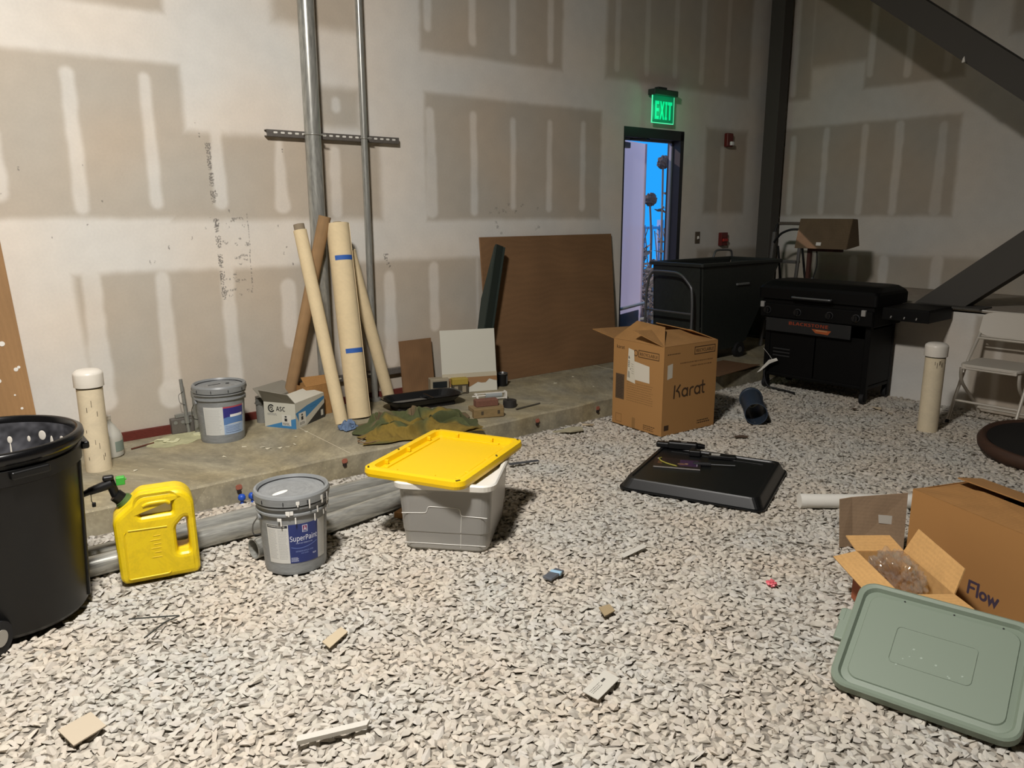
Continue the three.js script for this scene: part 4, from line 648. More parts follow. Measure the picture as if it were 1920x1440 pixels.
// ---------------------------------------------------------------- clear tote with its white lid and a yellow lid on top
{
  const t = thing('storage_tote', 'clear plastic storage tote standing on gravel', 'tote', [1.07, 0.004, 2.24], -0.823);
  const inner = (y, k) => [0.40 + 0.055 * k, 0.52 + 0.055 * k, y, 0.05];
  mesh('shell', rectLoft([[0.37, 0.49, 0.0, 0.04], [0.392, 0.512, 0.012, 0.05], [0.404, 0.524, 0.09, 0.05], [0.41, 0.53, 0.095, 0.05], [0.436, 0.556, 0.31, 0.055]], false), M.clearTote, t);
  mesh('base', rectLoft([[0.38, 0.5, 0.004, 0.04], [0.37, 0.49, 0.004, 0.04]]), M.clearTote, t);
  mesh('rim', rectLoft([[0.436, 0.556, 0.300, 0.055], [0.458, 0.578, 0.302, 0.06], [0.46, 0.58, 0.318, 0.06]], false), M.clearTote, t);
  mesh('moulded_line', [tube([[-0.198, 0.185, 0.2712], [-0.09, 0.19, 0.2716], [-0.078, 0.2, 0.2722], [-0.075, 0.215, 0.2731], [-0.062, 0.222, 0.2735], [0.06, 0.22, 0.2734], [0.075, 0.212, 0.2729], [0.078, 0.19, 0.2716], [0.09, 0.182, 0.2711], [0.2, 0.178, 0.2708]], 0.0018, 80, 6, false, 0.2), rod([0.082, 0.185, 0.2713], [0.076, 0.1, 0.2662], 0.0014, 6), rod([0.076, 0.09, 0.2626], [0.073, 0.02, 0.2576], 0.0014, 6), rod([-0.19, 0.035, 0.2585], [0.19, 0.035, 0.2585], 0.0016, 6)], mat(0xd9d8d2, 0.4), t);
  const w = thing('tote_lid', 'white plastic lid on the clear tote under the yellow lid', 'lid', [1.07, 0.318, 2.24], -0.823);
  mesh('lid', rectLoft([[0.456, 0.576, 0.0, 0.06], [0.476, 0.596, -0.004, 0.065], [0.482, 0.602, 0.02, 0.066], [0.47, 0.59, 0.027, 0.064], [0.44, 0.56, 0.027, 0.06], [0.43, 0.55, 0.012, 0.055]]), M.white, w);
  const y = thing('tote_lid', 'bright yellow tote lid lying askew on the clear tote', 'lid', [1.06, 0.352, 2.18], 0.467); y.rotation.z = 0.015;
  mesh('shell', rectLoft([[0.655, 0.485, 0.0, 0.045], [0.692, 0.522, -0.004, 0.05], [0.70, 0.53, 0.012, 0.05], [0.694, 0.524, 0.033, 0.05], [0.655, 0.485, 0.037, 0.04], [0.622, 0.452, 0.036, 0.035], [0.612, 0.442, 0.012, 0.03]]), M.yellow, y);
  const ribs = []; for (const s of [-1, 1]) { for (const x of [-0.2, 0.0, 0.2]) ribs.push(rbox(0.012, 0.02, 0.02, 0.003, x, 0.024, s * 0.216)); for (const z of [-0.1, 0.1]) ribs.push(rbox(0.02, 0.02, 0.012, 0.003, s * 0.301, 0.024, z)); }
  ribs.forEach(g => mesh('rib', g, M.yellow, y));
  const u = []; for (const s of [-1, 1]) { u.push(rbox(0.5, 0.008, 0.02, 0.003, 0, 0.014, s * 0.19), rbox(0.02, 0.008, 0.3, 0.003, s * 0.28, 0.014, 0)); } u.forEach(g => mesh('raised_bead', g, M.yellow, y));
  for (const [x, z] of [[-0.325, -0.235], [0.325, -0.235], [-0.325, 0.235], [0.325, 0.235], [0.05, 0.245], [-0.05, -0.245]]) mesh('slot_hole', rbox(0.022, 0.003, 0.009, 0.001, x, 0.0365, z, 0, Math.sign(x * z) * 0.6), mat(0x4a3b08, 0.8), y);
  for (const z of [-0.06, 0.06]) mesh('latch_lip', rbox(0.012, 0.012, 0.06, 0.004, 0.352, 0.01, z), M.yellow, y);
}
// ---------------------------------------------------------------- carton with dark print
{
  const D = 0.50, W = 0.545, H = 0.63, th = 0.006;
  // group origin at the near bottom corner; local +x runs to the other front corner, local -z to the left-hand back corner
  const t = thing('carton', 'tall open cardboard box with dark printing standing on gravel', 'box', [3.095, 0.004, 1.825], -0.06);
  const left = canvasTex(512, 640, (g, w, h) => { g.fillStyle = '#a87c48'; g.fillRect(0, 0, w, h); const k = '#4a3218'; g.fillStyle = k; g.font = 'bold 34px sans-serif'; g.fillText('karat', 30, 66); g.strokeStyle = k; g.lineWidth = 6; g.strokeRect(262, 54, 200, 48); g.beginPath(); g.arc(232, 78, 20, 0, 7); g.stroke(); g.font = 'bold 30px sans-serif'; g.fillText('RECYCLABLE', 272, 90, 180);
    g.fillStyle = '#54422f'; g.fillRect(30, 255, 92, 190); textLines(g, 40, 270, 72, 14, 12, '#2f2316', 4, 51); textLines(g, 150, 300, 300, 9, 17, '#7a5a34', 4, 52); g.fillStyle = '#8f6a3c'; g.fillRect(212, 560, 34, 80); g.strokeStyle = '#6b4c28'; g.lineWidth = 3; g.strokeRect(40, 560, 60, 60); textLines(g, 330, 590, 120, 3, 14, '#4a3218', 6, 53); });
  const right = canvasTex(512, 600, (g, w, h) => { g.fillStyle = '#a87c48'; g.fillRect(0, 0, w, h); const k = '#3c2812'; g.strokeStyle = k; g.lineWidth = 6; g.strokeRect(286, 26, 200, 48); g.fillStyle = k; g.font = 'bold 30px sans-serif'; g.fillText('RECYCLABLE', 298, 62, 176); textLines(g, 30, 50, 120, 1, 10, k, 6, 61); textLines(g, 150, 118, 330, 1, 10, '#6b4a26', 8, 62); textLines(g, 250, 146, 220, 1, 10, '#6b4a26', 8, 63);
    // rounded monoline word mark
    g.lineWidth = 13; g.lineCap = 'round'; g.lineJoin = 'round'; const X = 104, B = 352; const L = (f) => { g.beginPath(); f(); g.stroke(); };
    L(() => { g.moveTo(X, B); g.lineTo(X + 4, B - 82); }); L(() => { g.moveTo(X + 54, B - 82); g.lineTo(X + 22, B - 46); g.quadraticCurveTo(X + 50, B - 46, X + 54, B - 4); });
    const a = (q) => { L(() => { g.ellipse(q + 26, B - 28, 25, 26, 0, 0, 7); }); L(() => { g.moveTo(q + 51, B - 54); g.lineTo(q + 51, B - 2); }); };
    a(X + 76); L(() => { g.moveTo(X + 152, B - 2); g.lineTo(X + 152, B - 36); g.quadraticCurveTo(X + 154, B - 54, X + 182, B - 54); }); a(X + 198); L(() => { g.moveTo(X + 276, B - 86); g.lineTo(X + 276, B - 14); g.quadraticCurveTo(X + 278, B - 2, X + 292, B - 2); }); L(() => { g.moveTo(X + 260, B - 56); g.lineTo(X + 296, B - 56); });
    g.fillStyle = k; g.fillRect(20, 530, 44, 36); textLines(g, 340, 540, 130, 2, 16, k, 8, 64); });
  const faceL = mat(0xffffff, 0.9, { map: left }), faceR = mat(0xffffff, 0.9, { map: right });
  mesh('wall', box(W, H, th, W / 2, H / 2, -th / 2), M.cardA, t); mesh('wall', box(W, H, th, W / 2, H / 2, -D + th / 2), M.cardA, t); mesh('wall', box(th, H, D, th / 2, H / 2, -D / 2), M.cardA, t); mesh('wall', box(th, H, D, W - th / 2, H / 2, -D / 2), M.cardA, t); mesh('bottom', box(W, th, D, W / 2, th / 2, -D / 2), M.cardA, t);
  mesh('side_print', quad([0.0, 0, 0.001], [W, 0, 0.001], [W, H, 0.001], [0, H, 0.001]), faceR, t); mesh('side_print', quad([-0.001, 0, -D], [-0.001, 0, 0], [-0.001, H, 0], [-0.001, H, -D]), faceL, t);
  // flaps: front and back fold in and rise to a ragged ridge, left-hand flap hangs out
  mesh('flap', panel([[0, H, 0], [W, H, 0], [W - 0.06, H + 0.055, -0.22], [W * 0.45, H + 0.07, -0.24], [-0.06, H + 0.09, -0.25]], th), M.cardA, t);
  mesh('flap', panel([[W, H, 0], [W - 0.16, H + 0.07, -0.1], [W - 0.18, H + 0.09, -D + 0.06], [W, H, -D]], th), M.cardA, t);
  mesh('flap', panel([[0, H, 0], [0, H, -D], [0.17, H + 0.12, -D + 0.06], [0.19, H + 0.10, -0.18]], th), M.cardA, t);
  mesh('flap', panel([[0, H, -D], [W, H, -D], [W - 0.02, H + 0.02, -D - 0.24], [0.02, H + 0.035, -D - 0.26]], th), M.cardA, t);
  const lab = canvasTex(256, 256, (g) => { g.fillStyle = '#d6cfbd'; g.fillRect(0, 0, 256, 256); g.fillStyle = '#222'; g.fillRect(20, 60, 30, 20); g.fillRect(60, 66, 20, 14); textLines(g, 20, 96, 70, 4, 14, '#333', 8, 71); for (let i = 0; i < 16; i++) g.fillRect(20 + i * 5, 180, 1 + (i * 7) % 3, 50); g.fillRect(118, 150, 14, 14); textLines(g, 150, 110, 80, 5, 18, '#a49d8c', 6, 72); });
  mesh('shipping_label', [quad([-0.0018, 0.345, -0.355], [-0.0018, 0.33, -0.27], [-0.0018, 0.57, -0.29], [-0.0018, 0.58, -0.345])], mat(0xffffff, 0.6, { map: lab }), t); mesh('shipping_label', quad([-0.0016, 0.36, -0.3], [-0.0016, 0.355, -0.13], [-0.0016, 0.475, -0.135], [-0.0016, 0.495, -0.3]), mat(0xd9d2c2, 0.6), t);
  mesh('small_label', quad([0.035, 0.40, 0.002], [0.085, 0.41, 0.002], [0.085, 0.51, 0.002], [0.035, 0.5, 0.002]), mat(0xc9c2b2, 0.6), t);
}
{ // dark blue-grey pipe section lying on its side
  const t = thing('drain_pipe', 'short dark blue plastic drain pipe lying on gravel beside the printed box', 'pipe', [3.87, 0.086, 2.06], 0.67);
  // runs along local +x
  mesh('tube', pipeShell([0, 0, 0], [0.5, 0, 0], 0.082, 0.006, 40), mat(0x35404e, 0.35), t); mesh('ridge', place(lathe([[0.083, 0.46], [0.09, 0.465], [0.09, 0.5], [0.083, 0.505]], 40), 0, 0, 0, 0, 0, -PI / 2), mat(0x35404e, 0.35), t);
}
// ---------------------------------------------------------------- black tray with tools
{
  const t = thing('drip_tray', 'square black plastic tray lying upside down on gravel', 'tray', [2.60, 0.008, 2.575], 0.40);
  const m = mat(0x101112, 0.42, { map: rep(dirtTex, 4, 4) });
  mesh('shell', rectLoft([[0.755, 0.79, 0.0, 0.05], [0.75, 0.785, 0.008, 0.05], [0.70, 0.735, 0.058, 0.05], [0.69, 0.725, 0.064, 0.045], [0.655, 0.69, 0.064, 0.04], [0.645, 0.68, 0.056, 0.04]]), m, t);
  mesh('rim_bead', rectLoft([[0.75, 0.785, 0.0, 0.05], [0.77, 0.805, 0.002, 0.055], [0.768, 0.803, 0.010, 0.055], [0.745, 0.78, 0.012, 0.05]], false), m, t);
  mesh('raised_rib', rbox(0.012, 0.006, 0.56, 0.002, 0.26, 0.058, 0.0), m, t);
  const b = thing('booklet', 'dark picture booklet lying on the black tray', 'booklet', [2.56, 0.066, 2.40], -0.95);
  mesh('pages', box(0.27, 0.008, 0.17, 0, 0.004, 0), mat(0x8f8a84, 0.8), b);
  mesh('cover', place(new THREE.PlaneGeometry(0.272, 0.172), 0, 0.0086, 0, -PI / 2), mat(0xffffff, 0.35, { map: canvasTex(256, 160, (g, w, h) => { g.fillStyle = '#17141a'; g.fillRect(0, 0, w, h); g.fillStyle = '#3a2547'; g.fillRect(140, 20, 100, 110); g.fillStyle = '#7c5a4a'; g.beginPath(); g.ellipse(150, 96, 22, 14, 0, 0, 7); g.fill(); g.fillStyle = '#9a7a62'; g.beginPath(); g.ellipse(178, 88, 10, 12, 0, 0, 7); g.fill(); g.fillStyle = '#c9c5bd'; g.fillRect(14, 12, 20, 16); g.fillStyle = '#5a3a2a'; g.fillRect(20, 60, 24, 50); g.fillStyle = '#8b8390'; g.fillRect(232, 60, 6, 60); }) }), b);
  const c = thing('yellow_cord', 'short curved yellow cord lying across the booklet', 'cord', [2.56, 0.079, 2.40], -0.95);
  mesh('cord', tube([[-0.10, 0, -0.065], [-0.11, 0.002, -0.04], [-0.095, 0.0, 0.0], [-0.05, 0, 0.045], [0.0, 0, 0.075]], 0.0045, 40, 8), mat(0x9b9440, 0.5), c);
  const d = thing('power_tool', 'black power tool with long body lying on the black tray', 'tool', [2.82, 0.066, 2.23], -1.0); d.scale.setScalar(0.72);
  mesh('body', [rbox(0.26, 0.07, 0.07, 0.02, 0, 0.035, 0), rbox(0.12, 0.05, 0.055, 0.015, -0.17, 0.03, 0.0)], M.black, d); mesh('handle', [rbox(0.05, 0.045, 0.14, 0.016, 0.10, 0.025, 0.08), rbox(0.1, 0.05, 0.05, 0.01, 0.12, 0.025, 0.16)], M.black, d); mesh('chuck', place(cyl(0.02, 0.028, 0.06, 0, 0, 0), 0.16, 0.04, 0, 0, 0, PI / 2), M.blackGloss, d); mesh('badge', box(0.05, 0.003, 0.02, 0.01, 0.071, 0.01), mat(0x77726b, 0.5), d);
  const e = thing('driver_bit_case', 'slim black case with a silver clip on the black tray', 'case', [2.86, 0.066, 2.50], -0.95);
  mesh('case', rbox(0.16, 0.02, 0.06, 0.004, 0, 0.01, 0), M.black, e); mesh('clip', [box(0.05, 0.003, 0.006, -0.04, 0.0215, -0.01), box(0.05, 0.003, 0.006, -0.04, 0.0215, 0.012), box(0.006, 0.003, 0.026, -0.016, 0.0215, 0.001)], mat(0xc9c5bc, 0.4), e);
  const f = thing('screwdriver', 'thin dark screwdriver lying across the black tray', 'tool', [2.70, 0.074, 2.56], -0.85); mesh('shaft', rod([-0.02, 0, 0], [0.12, 0, 0], 0.004), M.steelTube, f); mesh('grip', rod([-0.12, 0, 0], [-0.02, 0, 0], 0.012), M.rubber, f);
}
// ---------------------------------------------------------------- cartons and green lid at the near side
{
  const th = 0.005;
  const t = thing('carton', 'long closed cardboard box with handwritten marker word lying on gravel', 'box', [2.25, 0.004, 3.875], -0.355);
  const W = 0.38, L = 0.8, H = 0.4, flow = canvasTex(1024, 512, (g, w, h) => { g.fillStyle = '#9f7340'; g.fillRect(0, 0, w, h); g.strokeStyle = '#3d3040'; g.lineWidth = 17; g.lineCap = 'round'; g.translate(395, 405); g.scale(0.8, 0.8); const q = (f) => { g.beginPath(); f(); g.stroke(); }; const X = 0, B = 0;
    q(() => { g.moveTo(X, B); g.lineTo(X + 4, B - 78); g.lineTo(X + 52, B - 80); }); q(() => { g.moveTo(X + 4, B - 40); g.lineTo(X + 38, B - 42); }); q(() => { g.moveTo(X + 66, B - 82); g.lineTo(X + 64, B); }); q(() => g.ellipse(X + 104, B - 22, 20, 22, 0, 0, 7)); q(() => { g.moveTo(X + 140, B - 44); g.lineTo(X + 152, B); g.lineTo(X + 168, B - 34); g.lineTo(X + 184, B); g.lineTo(X + 202, B - 46); }); });
  mesh('wall', box(th, H, L, th / 2, H / 2, L / 2), M.cardB, t); mesh('wall', box(th, H, L, W - th / 2, H / 2, L / 2), M.cardB, t); mesh('wall', box(W, H, th, W / 2, H / 2, th / 2), M.cardB, t); mesh('wall', box(W, H, th, W / 2, H / 2, L - th / 2), M.cardB, t); mesh('bottom', box(W, th, L, W / 2, th / 2, L / 2), M.cardB, t);
  mesh('side_print', quad([-0.001, 0, 0], [-0.001, 0, L], [-0.001, H, L], [-0.001, H, 0]), mat(0xffffff, 0.9, { map: flow }), t);
  mesh('flap', panel([[0, H, 0.0], [0.165, H + 0.012, 0.07], [0.195, H + 0.018, 0.16], [0.195, H + 0.012, L], [0, H, L]].reverse(), th), M.cardB, t);
  mesh('flap', panel([[W, H, 0], [W, H, L], [0.215, H + 0.035, L], [0.215, H + 0.03, 0.02]].reverse(), th), M.cardB, t);
  mesh('inner_flap', panel([[0, H - 0.006, 0], [W, H - 0.006, 0], [W - 0.02, H - 0.012, 0.19], [0.02, H - 0.012, 0.19]], th), M.cardB, t);
  // folded sheet standing against the long box
  const s = thing('cardboard_sheet', 'grey brown cardboard sheet with small sticker standing against the long box', 'cardboard', [2.33, 0.004, 3.545]);
  mesh('panel', panel([[0.055, 0.0, 0.035], [0.17, 0.0, 0.215], [0.175, 0.285, 0.205], [0.035, 0.245, 0.02]], th), M.cardGrey, s);
  mesh('folded_end', panel([[0, 0, 0], [0.055, 0.0, 0.035], [0.035, 0.245, 0.02], [-0.01, 0.235, -0.015]], th), M.cardGrey, s);
  mesh('sticker', panel([[0.112, 0.13, 0.116], [0.148, 0.13, 0.165], [0.146, 0.17, 0.16], [0.11, 0.17, 0.111]].map(p => [p[0] - 0.004, p[1], p[2] + 0.004]), 0.001), mat(0xb9b4aa, 0.6), s);
  // small open box
  const o = thing('carton', 'small open cardboard box with spread flaps and plastic wrap inside', 'box', [1.875, 0.004, 4.025], -0.678);
  const w = 0.19, d = 0.36, h = 0.2;
  mesh('wall', box(th, h, d, -w / 2, h / 2, 0), M.cardLight, o); mesh('wall', box(th, h, d, w / 2, h / 2, 0), M.cardLight, o); mesh('wall', box(w, h, th, 0, h / 2, d / 2), M.cardLight, o); mesh('wall', box(w, h, th, 0, h / 2, -d / 2), M.cardLight, o); mesh('bottom', box(w, th, d, 0, th / 2, 0), M.cardLight, o);
  mesh('flap', panel([[-w / 2, h, -d / 2], [-w / 2, h, d / 2], [-w / 2 - 0.085, h - 0.035, d / 2 - 0.02], [-w / 2 - 0.085, h - 0.03, -d / 2 - 0.015]], th), M.cardLight, o);
  mesh('flap', panel([[w / 2, h, -d / 2], [w / 2, h, d / 2], [w / 2 + 0.045, h + 0.085, d / 2 - 0.03], [w / 2 + 0.05, h + 0.095, -d / 2 + 0.0]].reverse(), th), M.cardLight, o);
  mesh('flap', panel([[-w / 2, h, -d / 2], [w / 2, h, -d / 2], [w / 2 - 0.02, h + 0.03, -d / 2 - 0.085], [-w / 2 - 0.01, h + 0.03, -d / 2 - 0.085]], th), M.cardLight, o);
  mesh('flap', panel([[-w / 2, h, d / 2], [w / 2, h, d / 2], [w / 2 + 0.02, h - 0.01, d / 2 + 0.09], [-w / 2, h - 0.015, d / 2 + 0.09]].reverse(), th), M.cardLight, o);
  mesh('tape_edge', panel([[-w / 2 - 0.0035, 0.0, -d / 2], [-w / 2 - 0.0035, 0.0, d / 2], [-w / 2 - 0.0035, 0.09, d / 2], [-w / 2 - 0.0035, 0.09, -d / 2]], 0.001), mat(0x9b5738, 0.8), o);
  const p = thing('plastic_wrap', 'crumpled clear plastic wrap bulging out of the small open box', 'plastic', [1.885, 0.10, 4.0], -0.678);
  const g = new THREE.IcosahedronGeometry(1, 30), pp = g.attributes.position; for (let i = 0; i < pp.count; i++) { const v = V(pp.getX(i), pp.getY(i), pp.getZ(i)), k = 1 + 0.3 * Math.abs(n3(v.x * 1.6, v.y * 1.6, v.z * 1.6)) - 0.2 * Math.abs(n3(v.x * 3.2, v.y * 3.2 + 3, v.z * 3.2)) + 0.012 * n3(v.x * 9, v.y * 9, v.z * 9); pp.setXYZ(i, v.x * k * 0.078, v.y * k * 0.115 + 0.035, v.z * k * 0.15); } 
  mesh('film', facet(g), phys(0xf4f1ea, 0.1, { transmission: 0.93, thickness: 0, ior: 1.4 }), p);
  const pd = thing('packed_part', 'dark wrapped part at the bottom of the small open box', 'part', [1.87, 0.012, 4.05], -0.5); { const q = new THREE.IcosahedronGeometry(0.045, 3), a = q.attributes.position; for (let i = 0; i < a.count; i++) { const k = 1 + 0.2 * n3(a.getX(i) * 40, a.getY(i) * 40, a.getZ(i) * 40); a.setXYZ(i, a.getX(i) * k, a.getY(i) * k * 0.9 + 0.04, a.getZ(i) * k * 1.4); } q.computeVertexNormals(); mesh('bundle', q, mat(0x4a3d34, 0.8), pd); }
  // green lid propped on the small box
  const G = thing('tote_lid', 'sage green tote lid with side latch propped on the small box', 'lid', [0, 0, 0]);
  const ex = V(0.23, 0, 0.973).normalize(); let up = V(0.36, 0.19, 0.01); up.addScaledVector(ex, -up.dot(ex)).normalize(); const nn = ex.clone().cross(up).normalize();
  const basis = new THREE.Matrix4().makeBasis(ex, nn, up.clone().negate()); G.quaternion.setFromRotationMatrix(basis);
  const w2 = 0.53, d2 = 0.425; G.position.copy(V(1.262, 0.012, 4.085).addScaledVector(ex, w2 / 2).addScaledVector(up, d2 / 2).addScaledVector(nn, 0.005));
  mesh('shell', rectLoft([[w2, d2, -0.004, 0.055], [w2 + 0.006, d2 + 0.006, 0.0, 0.055], [w2 + 0.004, d2 + 0.004, 0.028, 0.055], [w2 - 0.01, d2 - 0.01, 0.033, 0.05], [w2 - 0.035, d2 - 0.035, 0.031, 0.045], [w2 - 0.05, d2 - 0.05, 0.018, 0.04], [w2 - 0.085, d2 - 0.085, 0.02, 0.035], [w2 - 0.09, d2 - 0.09, 0.024, 0.035]]), M.green, G);
  mesh('underside', rectLoft([[w2 - 0.004, d2 - 0.004, -0.003, 0.055], [w2 - 0.02, d2 - 0.02, -0.003, 0.05]]), M.green, G);
  mesh('latch', [rbox(0.035, 0.022, 0.13, 0.006, -w2 / 2 - 0.014, 0.012, -0.02), rbox(0.02, 0.012, 0.05, 0.004, -w2 / 2 - 0.026, 0.018, -0.055)], M.green, G);
  const pw = 0.235, ph = 0.14; mesh('embossed_panel', tube([[-pw / 2, 0.0245, ph / 2 - 0.012], [-pw / 2 + 0.012, 0.0245, ph / 2], [pw / 2 - 0.012, 0.0245, ph / 2], [pw / 2, 0.0245, ph / 2 - 0.012], [pw / 2, 0.0245, -ph / 2 + 0.012], [pw / 2 - 0.012, 0.0245, -ph / 2], [-pw / 2 + 0.012, 0.0245, -ph / 2], [-pw / 2, 0.0245, -ph / 2 + 0.012]], 0.0016, 120, 6, true, 0.08), M.green, G);
  const rr = rng(12), dust = mat(0x97a396, 0.8); for (let i = 0; i < 9; i++) { const s2 = 0.002 + 0.002 * rr(); mesh('dust_speck', cyl(s2, s2, 0.0006, -0.1 + 0.3 * rr(), 0.0244, 0.08 * rr(), 0, 0, 0, 8), dust, G); }
  for (const x of [-0.12, 0.03, 0.17]) mesh('drain_hole', cyl(0.003, 0.003, 0.001, x, 0.0205, -d2 / 2 + 0.036, 0, 0, 0, 8), M.rubber, G);
  const q = thing('white_pipe', 'white plastic pipe lying on gravel behind the cardboard sheet', 'pipe', [2.645, 0.042, 3.165]);
  mesh('tube', pipeShell([0, 0, 0], [0.5, 0, 0.42], 0.037, 0.004, 32), M.white, q); mesh('end_cap', rod([-0.012, 0, -0.01], [0.012, 0, 0.01], 0.039, 32), M.white, q);
}

// ---------------------------------------------------------------- folding chair
{
  const t = thing('folding_chair', 'white plastic folding chair standing before the low wall', 'chair', [5.27, 0.006, 3.14], -PI / 2);
  const m = mat(0xcac3b6, 0.5), tubeM = mat(0xc9c2b5, 0.4, { metalness: 0.2 }), r = 0.0115;
  const seat = extrude(roundShape(0.40, 0.39, 0.07), 0.012, 0.006, 8).rotateX(-PI / 2); mesh('seat', [seat.translate(0, 0.425, 0.02), rbox(0.36, 0.03, 0.02, 0.008, 0, 0.418, 0.2)], m, t);
  const back = new THREE.CylinderGeometry(0.9, 0.9, 0.19, 30, 4, true, -0.235, 0.47); { const p = back.attributes.position; for (let i = 0; i < p.count; i++) { const x = p.getX(i), y = p.getY(i), e = Math.abs(x) / 0.21; p.setXYZ(i, x, y * (1 - 0.35 * Math.pow(e, 6)) + 0, -(0.9 - p.getZ(i)) * -0.0 - (p.getZ(i) - 0.9) * 0.6); } back.computeVertexNormals(); }
  const b2 = back.clone().translate(0, 0, -0.012), holder = thing; 
  mesh('backrest', [place(back, 0, 0.70, -0.155, -0.38), place(b2, 0, 0.70, -0.155, -0.38), place(rbox(0.40, 0.012, 0.014, 0.005, 0, 0, 0), 0, 0.79, -0.197, -0.38), place(rbox(0.40, 0.012, 0.014, 0.005, 0, 0, 0), 0, 0.612, -0.125, -0.38)], new THREE.MeshStandardMaterial({ color: m.color, roughness: 0.5, side: THREE.DoubleSide }), t);
  for (const s of [-1, 1]) {
    mesh('leg', tube([[s * 0.215, 0, 0.255], [s * 0.213, 0.2, 0.155], [s * 0.21, 0.43, 0.03], [s * 0.205, 0.62, -0.12], [s * 0.2, 0.76, -0.19]], r, 40, 12), tubeM, t);
    mesh('leg', tube([[s * 0.19, 0.41, 0.18], [s * 0.19, 0.36, 0.175], [s * 0.19, 0.28, 0.12], [s * 0.19, 0.06, -0.2], [s * 0.185, 0.0, -0.245]], r, 40, 12), tubeM, t);
    mesh('hinge_bar', rbox(0.008, 0.02, 0.16, 0.003, s * 0.2, 0.415, -0.02), tubeM, t); mesh('foot', rod([s * 0.215, -0.003, 0.257], [s * 0.215, 0.02, 0.246], 0.014), M.rubber, t);
  }
  mesh('crossbar', [rod([-0.187, 0.05, -0.205], [0.187, 0.05, -0.205], 0.009)], tubeM, t); mesh('crossbar', rod([-0.213, 0.16, 0.175], [0.213, 0.16, 0.175], 0.009), tubeM, t); mesh('crossbar', rod([-0.205, 0.6, -0.1], [0.205, 0.6, -0.1], 0.009), tubeM, t);
}
